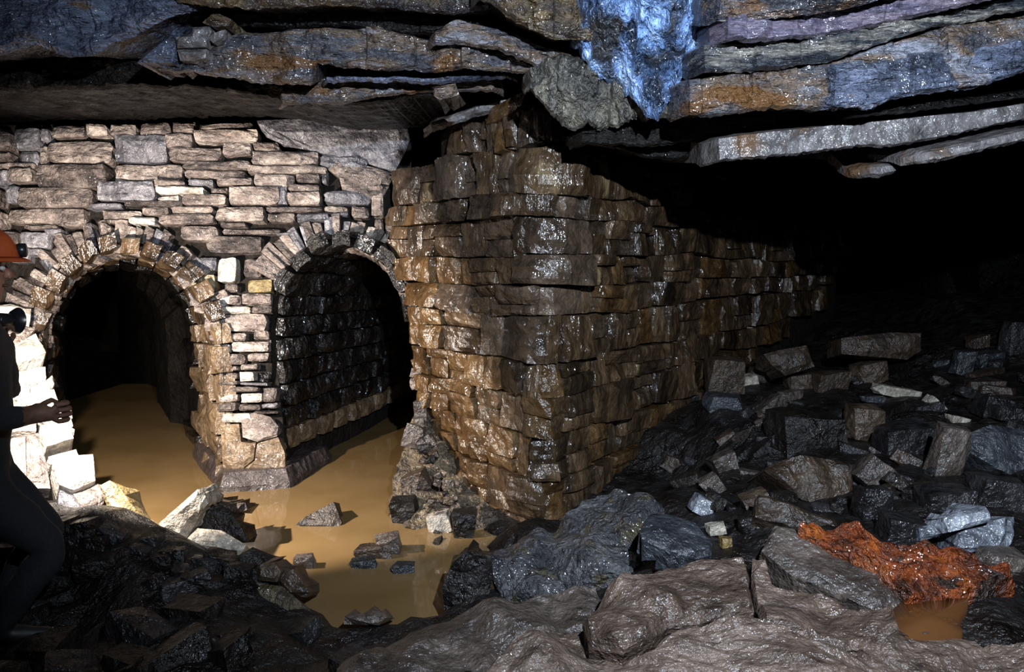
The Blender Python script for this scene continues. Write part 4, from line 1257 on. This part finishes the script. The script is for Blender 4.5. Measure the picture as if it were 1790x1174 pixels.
traced('wedge_stone', 'brown wedge-shaped stone standing alone in the muddy pool', [(515, 916), (535, 900), (582, 876), (596, 912), (592, 926), (520, 926)], facing(onz(560, 920, 0).y, .5, (560, 920)), 0.16, 'rock_brown', sub=2, amp=0.012)
wrock('stone', 'small pale gray stone standing alone in the muddy pool', (513, 969, 552, 994), 'rock_gray', roll=-10)
wrock('stone', 'rounded pale stone on the brown stone at the pool edge by the heap', (655, 932, 708, 968), 'rock_gray', roll=-15)
wrock('stone', 'flat rusty brown stone in the pool beside the rubble heap', (614, 950, 690, 976), 'rock_brown', roll=-8)
wrock('stone', 'dark wet stone chip just above the pool surface below the rusty stone', (612, 976, 662, 994), 'rock_blue', roll=-6)
wrock('stone', 'small dark wet stone at the pool edge under the rubble heap', (685, 982, 728, 1002), 'rock_blue', roll=0)

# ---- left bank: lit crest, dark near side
B = [
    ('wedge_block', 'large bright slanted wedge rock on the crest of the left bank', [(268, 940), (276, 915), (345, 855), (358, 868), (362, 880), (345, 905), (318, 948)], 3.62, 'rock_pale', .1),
    ('dark_rock', 'dark triangular rock right of the bright slanted wedge', [(345, 905), (362, 878), (400, 895), (432, 945), (400, 955), (350, 945), (322, 945)], 3.72, 'bank', .3),  # near-black colour stands in for the wedge's shadow
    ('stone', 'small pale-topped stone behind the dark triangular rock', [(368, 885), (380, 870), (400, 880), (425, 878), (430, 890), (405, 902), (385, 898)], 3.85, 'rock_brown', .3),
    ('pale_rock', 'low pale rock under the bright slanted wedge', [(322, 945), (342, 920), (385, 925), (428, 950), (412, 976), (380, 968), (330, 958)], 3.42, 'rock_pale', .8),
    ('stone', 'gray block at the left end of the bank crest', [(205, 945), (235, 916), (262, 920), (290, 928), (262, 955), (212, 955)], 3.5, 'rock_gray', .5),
    ('log_shaped_stone', 'long orange-tan stone sloping into the water below the left jamb', [(170, 848), (188, 838), (205, 850), (245, 905), (235, 920), (205, 915), (182, 880)], 3.52, 'wall_ochre', .5),
    ('dark_rock', 'broad dark rock forming the right end of the bank crest', [(405, 975), (440, 955), (480, 972), (484, 990), (460, 1010), (410, 1000)], 3.3, 'bank', .5),
    ('stone', 'gray-brown stone on top of the dark yellowish slab', [(447, 1015), (452, 988), (475, 984), (490, 1000), (482, 1018)], 3.02, 'rock_brown', .3),
    ('stone', 'dark brown stone at the near edge of the pool above the slab', [(482, 1020), (488, 992), (510, 995), (540, 1035), (530, 1045), (495, 1035)], 3.05, 'rock_brown', .4),
    ('yellowish_slab', 'large dark slab with a yellowish flank in the left foreground', [(420, 1174), (425, 1050), (445, 1016), (490, 1022), (540, 1065), (580, 1120), (600, 1174), (600, 1240), (420, 1240)], 2.75, 'bank_yellow', .7),
    ('stone', 'pale-topped flat stone at the shaded near edge of the pool', [(598, 1092), (600, 1078), (665, 1068), (672, 1080), (660, 1094)], 2.8, 'rock_gray', .4),
    ('stone', 'mottled pale block at the bottom edge of the picture', [(652, 1180), (655, 1156), (730, 1150), (738, 1180)], 2.3, 'rock_gray', .2),
    ('stone', 'upright brown stone between the pool and the glistening boulder', [(772, 1030), (790, 985), (815, 965), (858, 972), (862, 1010), (850, 1060), (775, 1070)], 2.95, 'bank', .2),
]
for i, (n_, lb, po, d, m, ln) in enumerate(B):
    cx = sum(p[0] for p in po) / len(po); cy = max(p[1] for p in po)
    traced(n_, lb, po, facing(d, ln, (cx, cy)), 0.22, m, sub=3, amp=0.022, seed=40 + i)
LNAMED = [(315, 905, 'bright slanted wedge rock'), (380, 925, 'dark triangular rock'), (245, 938, 'gray block of the bank crest'), (205, 880, 'long orange-tan stone'), (445, 985, 'broad dark rock of the crest'),
          (510, 1110, 'yellowish slab'), (60, 900, 'person in the dark suit'), (0, 1050, 'boots of the helmeted person'), (635, 1080, 'pale-topped flat stone'), (695, 1165, 'mottled pale block'), (375, 950, 'low pale rock')]
HNAMED = [(765, 912, 'pale angular heap stone'), (727, 840, 'yellow-brown splintered stone'), (708, 896, 'dark block at the water edge'), (812, 915, 'dark stone by the pier base'), (760, 965, 'muddy brown lowest heap stone'),
          (724, 760, 'gray rounded heap stone'), (735, 717, 'topmost heap stone')]
# rocks of the near bank, its shade painted into their near-black colour
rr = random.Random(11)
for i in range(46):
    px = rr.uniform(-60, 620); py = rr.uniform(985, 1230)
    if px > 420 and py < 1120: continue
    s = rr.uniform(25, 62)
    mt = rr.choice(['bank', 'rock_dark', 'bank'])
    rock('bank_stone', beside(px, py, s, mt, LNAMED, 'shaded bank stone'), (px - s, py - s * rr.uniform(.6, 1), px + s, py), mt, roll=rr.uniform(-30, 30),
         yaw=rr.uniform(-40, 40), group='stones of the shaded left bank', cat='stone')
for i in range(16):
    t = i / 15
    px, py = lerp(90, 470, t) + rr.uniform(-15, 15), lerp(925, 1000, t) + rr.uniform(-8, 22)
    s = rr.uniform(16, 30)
    mt = rr.choice(['bank', 'bank', 'rock_dark'])  # crest stones take near-black colours in place of shade
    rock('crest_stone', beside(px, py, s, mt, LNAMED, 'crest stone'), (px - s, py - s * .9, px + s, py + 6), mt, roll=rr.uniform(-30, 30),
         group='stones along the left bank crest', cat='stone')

# ---- rubble heap against the left flank of the pier
vs, fs = [], []
prof = [(735, 690, 5.02), (722, 720, 4.98), (706, 760, 4.85), (698, 810, 4.72), (690, 850, 4.58), (684, 900, 4.40), (700, 950, 4.2), (720, 985, 4.05), (760, 1005, 3.9)]
prof_r = [(748, 700, 4.98), (752, 740, 4.9), (768, 780, 4.78), (785, 830, 4.6), (810, 870, 4.45), (845, 905, 4.25), (880, 940, 4.05), (880, 975, 3.8), (850, 1010, 3.7)]
NH, MH = 90, 50
for i in range(NH):
    t = i / (NH - 1) * (len(prof) - 1); a = min(int(t), len(prof) - 2); t -= a
    l = P(*prof[a]).lerp(P(*prof[a + 1]), t); r = P(*prof_r[a]).lerp(P(*prof_r[a + 1]), t)
    r = r + Vector((0.08, 0.12, 0.0))
    for j in range(MH):
        u = j / (MH - 1)
        p = l.lerp(r, u)
        p += Vector((-0.3, -0.9, 0.4)) * (0.05 * math.sin(math.pi * u)) + Vector((-.4, -.8, .3)) * (0.085 * fbm(p, 5, 3, 2.2) + 0.055 * fbm(p, 16, 4, 6.1))
        vs.append(p)
for i in range(NH - 1):
    for j in range(MH - 1):
        k = i * MH + j
        fs.append((k, k + MH, k + MH + 1, k + 1))
# skirt down into the water
n0 = len(vs)
for i in range(NH):
    q = vs[i * MH].copy(); vs.append(Vector((q.x - .01, q.y + .02, -0.3)))
for i in range(NH - 1):
    fs.append((i * MH, n0 + i, n0 + i + 1, (i + 1) * MH))
n1 = len(vs)
for j in range(MH):
    q = vs[(NH - 1) * MH + j]; vs.append(Vector((q.x, q.y - .03, -0.3)))
for j in range(MH - 1):
    fs.append(((NH - 1) * MH + j, n1 + j, n1 + j + 1, (NH - 1) * MH + j + 1))
setp(mesh_obj('rubble_heap', vs, fs, M['rubble']), 'steep heap of silty rubble against the left flank of the pier', 'rubble heap', kind='stuff')
hp = [(742, 895, 790, 930, 'rock_pale', 'pale angular stone on the lower rubble heap by the pier', 4.15), (700, 822, 755, 860, 'rock_brown', 'yellow-brown splintered stone halfway up the rubble heap', 4.5), (682, 868, 735, 925, 'bank', 'dark block at the water edge of the rubble heap', 4.3),
      (790, 890, 835, 940, 'bank', 'dark stone at the base of the pier on the rubble heap', 4.05), (735, 945, 785, 985, 'bank', 'muddy brown stone at the lowest end of the rubble heap', 3.95), (706, 740, 742, 780, 'rock_gray', 'gray rounded stone near the top of the rubble heap', 4.75),
      (722, 700, 748, 735, 'rock_gray', 'topmost stone of the rubble heap against the jamb', 4.9), (718, 645, 738, 660, 'wall', 'upper of the small stones sticking out of the right jamb', 5.1), (716, 660, 738, 678, 'wall', 'lower of the small stones sticking out of the right jamb', 5.1),
      (720, 626, 736, 640, 'pier_tan', 'small orange stone sticking out of the right jamb', 5.1)]
for (x0, y0, x1, y1, m, lb, Y) in hp:
    rock('heap_stone', lb, (x0, y0, x1, y1), m, Y=Y, roll=rr.uniform(-20, 20), cat='stone')
for i in range(34):
    t = rr.random() ** .7
    px = lerp(725, 800, t) + rr.uniform(-35, 50) * t; py = lerp(720, 990, t)
    s = rr.uniform(5, 14)
    mt = rr.choice(['rubble', 'rubble', 'bank', 'rock_brown', 'rock_gray'])
    rock('heap_pebble', beside(px, py, s, mt, HNAMED, 'pebble'), (px - s, py - s, px + s, py + s * .4), mt,
         Y=lerp(4.85, 3.95, t), roll=rr.uniform(-40, 40), group='small stones in the rubble heap', cat='stone', cuts=1)

# ------------------------------------------------------------------ person at the left edge, and the flashgun in the far hand
M['suit'] = plain_mat('dark_boiler_suit', (0.007, 0.007, 0.010), rough=0.9, bump=0.5, bscale=60)
M['skin'] = plain_mat('skin', (0.36, 0.17, 0.11), rough=0.5, bscale=30)
M['glove'] = plain_mat('brown_glove', (0.10, 0.045, 0.025), rough=0.7, bump=0.4)
M['helmet'] = plain_mat('orange_helmet_shell', (0.42, 0.075, 0.018), rough=0.35, bscale=12, coat=0.3)
M['hair'] = plain_mat('gray_hair', (0.20, 0.19, 0.18), rough=0.7, bump=0.8, bscale=120)
M['rubber'] = plain_mat('black_rubber', (0.012, 0.012, 0.013), rough=0.5)
M['black'] = plain_mat('black_plastic', (0.012, 0.012, 0.014), rough=0.3)
M['chrome'] = plain_mat('reflector_chrome', (0.7, 0.7, 0.72), rough=0.15, metal=1.0)
M['eye'] = plain_mat('eye_white', (0.6, 0.58, 0.54), rough=0.2)
M['bulb'] = plain_mat('flash_bulb_glass', (0.8, 0.8, 0.8), rough=0.1)

FW = Vector((0.90, 0.43, 0)).normalized(); LF = Vector((-FW.y, FW.x, 0)); UPZ = Vector((0, 0, 1))
C0 = Vector((-1.95, 2.72, 0))
GZ = floor_z_base(C0.x + .1, C0.y)


def B_(f, l, z): return C0 + FW * f + LF * l + UPZ * z


jt, je, jr = [], [], []
def J(p, r, parent=None):
    jt.append(p); jr.append(r)
    if parent is not None: je.append((parent, len(jt) - 1))
    return len(jt) - 1


pel = J(B_(-.06, 0, .80), (.16, .12))
bel = J(B_(-.03, 0, .96), (.165, .125), pel)
che = J(B_(-.02, 0, 1.14), (.175, .13), bel)
ush = J(B_(-.02, 0, 1.27), (.13, .10), che)
nek = J(B_(-.02, 0, 1.36), (.062, .062), ush)
jaw = J(B_(.02, 0, 1.445), (.072, .075), nek)
hd = J(B_(.0, 0, 1.53), (.082, .098), jaw)
top = J(B_(-.01, 0, 1.60), (.07, .085), hd)
WR = []
for sgn, el, wr_ in ((-1, Vector((-1.83, 2.50, 1.00)), Vector((-1.765, 2.69, .985))), (1, Vector((-2.12, 3.10, 1.00)), Vector((-2.27, 3.24, 1.15)))):
    sh = J(B_(-.02, sgn * .19, 1.255), (.082, .082), ush)
    e_ = J(el, (.056, .056), sh)
    fm = J(el.lerp(wr_, .5), (.05, .05), e_)
    w_ = J(wr_, (.034, .034), fm)
    WR.append((w_, wr_, (wr_ - el).normalized()))
for sgn, kn, an in ((-1, B_(.20, -.11, .47), B_(.02, -.12, GZ + .09)), (1, B_(.16, .13, .48), B_(-.02, .14, GZ + .09))):
    hp_ = J(B_(-.04, sgn * .1, .74), (.10, .10), pel)
    th = J(B_(-.04, sgn * .1, .74).lerp(kn, .5), (.085, .085), hp_)
    k_ = J(kn, (.066, .066), th)
    cf = J(kn.lerp(an, .4) - FW * .02, (.062, .062), k_)
    a_ = J(an, (.045, .045), cf)
    ft = J(an + FW * .09 - UPZ * .04, (.04, .04), a_)
    J(an + FW * .17 - UPZ * .05, (.032, .03), ft)
# hands: palm, four fingers and a thumb
HAND = []
for side, (w_, wr_, dr) in enumerate(WR):
    if side == 0:
        ax = FW.copy(); across = UPZ.copy(); curl = LF.copy()
    else:
        ax = UPZ.copy(); across = FW.copy(); curl = Vector((0.35, 0.9, 0)).normalized()
    pm = J(wr_ + ax * .045, (.034, .026), w_)
    HAND.append((pm, wr_))
    for k, ln in enumerate((.070, .080, .075, .058)):
        o_ = across * ((1.5 - k) * .021)
        b_ = J(wr_ + ax * .085 + o_, (.0105, .0105), pm)
        m_ = J(wr_ + ax * (.085 + ln * .42) + o_ + curl * .018, (.0095, .0095), b_)
        t_ = J(wr_ + ax * (.085 + ln * .36) + o_ + curl * .048, (.009, .009), m_)
        J(wr_ + ax * (.085 + ln * .05) + o_ + curl * .058, (.008, .008), t_)
    tb = J(wr_ + ax * .035 + across * .036 + curl * .012, (.0125, .0125), pm)
    tc = J(wr_ + ax * .065 + across * .048 + curl * .034, (.0105, .0105), tb)
    J(wr_ + ax * .082 + across * .030 + curl * .056, (.009, .009), tc)
me = bpy.data.meshes.new('body_skeleton')
me.from_pydata([tuple(p) for p in jt], je, [])
tmp = bpy.data.objects.new('body_tmp', me); C.objects.link(tmp)
sm = tmp.modifiers.new('skin', 'SKIN'); sm.use_smooth_shade = True
sl = me.skin_vertices[0].data
for i, r in enumerate(jr):
    sl[i].radius = r
    sl[i].use_root = (i == 0)
ss = tmp.modifiers.new('sub', 'SUBSURF'); ss.levels = 2; ss.render_levels = 2
dg = bpy.context.evaluated_depsgraph_get()
ev = tmp.evaluated_get(dg).to_mesh()
bv = [v.co.copy() for v in ev.vertices]; bf = [tuple(p.vertices) for p in ev.polygons]
tmp.evaluated_get(dg).to_mesh_clear()
bpy.data.objects.remove(tmp, do_unlink=True)
# cloth folds on the suit
wr0, wr1 = WR[0][1], WR[1][1]
for v in bv:
    if v.z < 1.30 and (v - wr0).length > .09 and (v - wr1).length > .09:
        v += Vector((fbm(v, 9, 3, 1), fbm(v, 9, 3, 5), 0)) * .012
person = bpy.data.objects.new('person', None); C.objects.link(person)
person.location = (C0.x, C0.y, GZ)
setp(person, 'person in dark boiler suit and orange helmet standing at the left edge', 'person')
body = mesh_obj('body', bv, bf, M['suit'], person, smooth=True)
body.data.materials.append(M['skin']); body.data.materials.append(M['glove']); body.data.materials.append(M['rubber'])
off_ = body.location + person.location
for p in body.data.polygons:
    c_ = p.center + off_
    if c_.z > 1.365: p.material_index = 1
    elif (c_ - (wr0 + FW * .06)).length < .10 or (c_ - (wr1 + UPZ * .06)).length < .10: p.material_index = 2
    elif c_.z < GZ + .13: p.material_index = 3


def lathe(name, prof_, axis, center, mat, parent, n=28, smooth=True, cap=True):
    """prof_: (radius, height) pairs along axis"""
    ax = Vector(axis).normalized()
    u = ax.cross(Vector((0.13, 0.27, 0.95))).normalized(); v = ax.cross(u)
    vs, fs = [], []
    for r, h in prof_:
        for i in range(n):
            a = 2 * math.pi * i / n
            vs.append(Vector(center) + ax * h + (u * math.cos(a) + v * math.sin(a)) * r)
    for j in range(len(prof_) - 1):
        for i in range(n):
            i2 = (i + 1) % n
            fs.append((j * n + i, j * n + i2, (j + 1) * n + i2, (j + 1) * n + i))
    if cap:
        fs.append(tuple(range(n - 1, -1, -1))); fs.append(tuple((len(prof_) - 1) * n + i for i in range(n)))
    return mesh_obj(name, vs, fs, mat, parent, smooth=smooth)


def ellipsoid(name, c, rx, ry, rz, mat, parent, n=16, m=10):
    """radii along the person's forward, left and up axes"""
    vs, fs = [], []
    for j in range(m + 1):
        ph = math.pi * j / m
        for i in range(n):
            a = 2 * math.pi * i / n
            vs.append(c + FW * (rx * math.sin(ph) * math.cos(a)) + LF * (ry * math.sin(ph) * math.sin(a)) + UPZ * (rz * math.cos(ph)))
    for j in range(m):
        for i in range(n):
            i2 = (i + 1) % n
            fs.append((j * n + i, j * n + i2, (j + 1) * n + i2, (j + 1) * n + i))
    return mesh_obj(name, vs, fs, mat, parent, smooth=True)


HC = B_(.0, 0, 1.53)
# nose, ears, eyes, hair
nose_v = [HC + FW * .088 + UPZ * .005, HC + FW * .122 - UPZ * .035, HC + FW * .085 + LF * .017 - UPZ * .042, HC + FW * .085 - LF * .017 - UPZ * .042, HC + FW * .09 - UPZ * .048]
mesh_obj('nose', nose_v, [(0, 1, 2), (0, 3, 1), (1, 4, 2), (1, 3, 4), (0, 2, 4, 3)], M['skin'], person, smooth=True)
ellipsoid('mouth', HC + FW * .086 - UPZ * .072, .012, .024, .007, M['glove'], person)
for sg in (-1, 1):
    ellipsoid('ear', HC + LF * (.088 * sg) - FW * .01 - UPZ * .03, .022, .010, .034, M['skin'], person)
    ellipsoid('eye', HC + FW * .083 + LF * (.032 * sg) - UPZ * .008, .010, .013, .009, M['eye'], person)
    ellipsoid('hair', HC + LF * (.07 * sg) - FW * .02 + UPZ * .005, .06, .022, .04, M['hair'], person)
ellipsoid('hair', HC - FW * .07 - UPZ * .01, .04, .075, .06, M['hair'], person)
# helmet: domed shell with a ridge, peak all round longer in front, lamp bracket
vs, fs = [], []
hb = HC + UPZ * .028
NA, NP = 40, 10
for j in range(NP + 1):
    ph = (math.pi / 2) * j / NP
    for i in range(NA):
        a = 2 * math.pi * i / NA
        rx, ry = .138 * math.cos(ph) ** .8, .112 * math.cos(ph) ** .8
        rdg = 1.0 + .05 * math.exp(-(math.sin(a) / .25) ** 2) * math.sin(ph)
        vs.append(hb + FW * (rx * math.cos(a)) + LF * (ry * math.sin(a)) + UPZ * (.118 * math.sin(ph) * rdg))
for j in range(NP):
    for i in range(NA):
        i2 = (i + 1) % NA
        fs.append((j * NA + i, j * NA + i2, (j + 1) * NA + i2, (j + 1) * NA + i))
helmet = mesh_obj('helmet', vs, fs, M['helmet'], person, smooth=True)
vs, fs = [], []
for k, (sc, dz) in enumerate(((1.0, .006), (1.0, -.006), (1.12, -.014), (1.12, -.006))):
    for i in range(NA):
        a = 2 * math.pi * i / NA
        fr = 1 + (.10 if k >= 2 else 0) * max(0, math.cos(a)) ** 2
        vs.append(hb + FW * (.138 * sc * fr * math.cos(a)) + LF * (.112 * sc * math.sin(a)) + UPZ * dz)
for k in range(4):
    k2 = (k + 1) % 4
    for i in range(NA):
        i2 = (i + 1) % NA
        fs.append((k * NA + i, k * NA + i2, k2 * NA + i2, k2 * NA + i))
brim = mesh_obj('helmet_brim', vs, fs, M['helmet'], None, smooth=True)
brim.parent = helmet; brim.location = brim.location - helmet.location - person.location
lamp = lathe('lamp_bracket', [(.022, 0), (.026, .01), (.026, .03), (.02, .034)], FW, hb + FW * .125 + UPZ * .03, M['black'], None)
lamp.parent = helmet; lamp.location = lamp.location - helmet.location - person.location

# flashgun
fl = bpy.data.objects.new('flashgun', None); C.objects.link(fl)
FB = wr1 + UPZ * .045 + Vector((.02, .035, 0))
fl.location = FB
setp(fl, 'black handheld flashgun with round reflector held beside the helmeted person', 'flashgun')
FA = Vector((0.36, 0.92, -0.12)).normalized()
lathe('handle', [(.016, -.06), (.018, -.055), (.018, .06), (.016, .065)], UPZ, FB, M['black'], fl)
lathe('flash_body', [(.028, -.03), (.032, -.025), (.032, .03), (.03, .035)], FA, FB + UPZ * .095, M['black'], fl)
DC = FB + UPZ * .095 + FA * .03
lathe('reflector', [(.014, 0), (.03, .006), (.048, .018), (.060, .036), (.0605, .037), (.058, .036), (.046, .021), (.028, .009), (.012, .004)], FA, DC, M['black'], fl, cap=False)
lathe('flash_bulb', [(.006, .004), (.010, .010), (.010, .018), (.004, .023)], FA, DC, M['bulb'], fl)
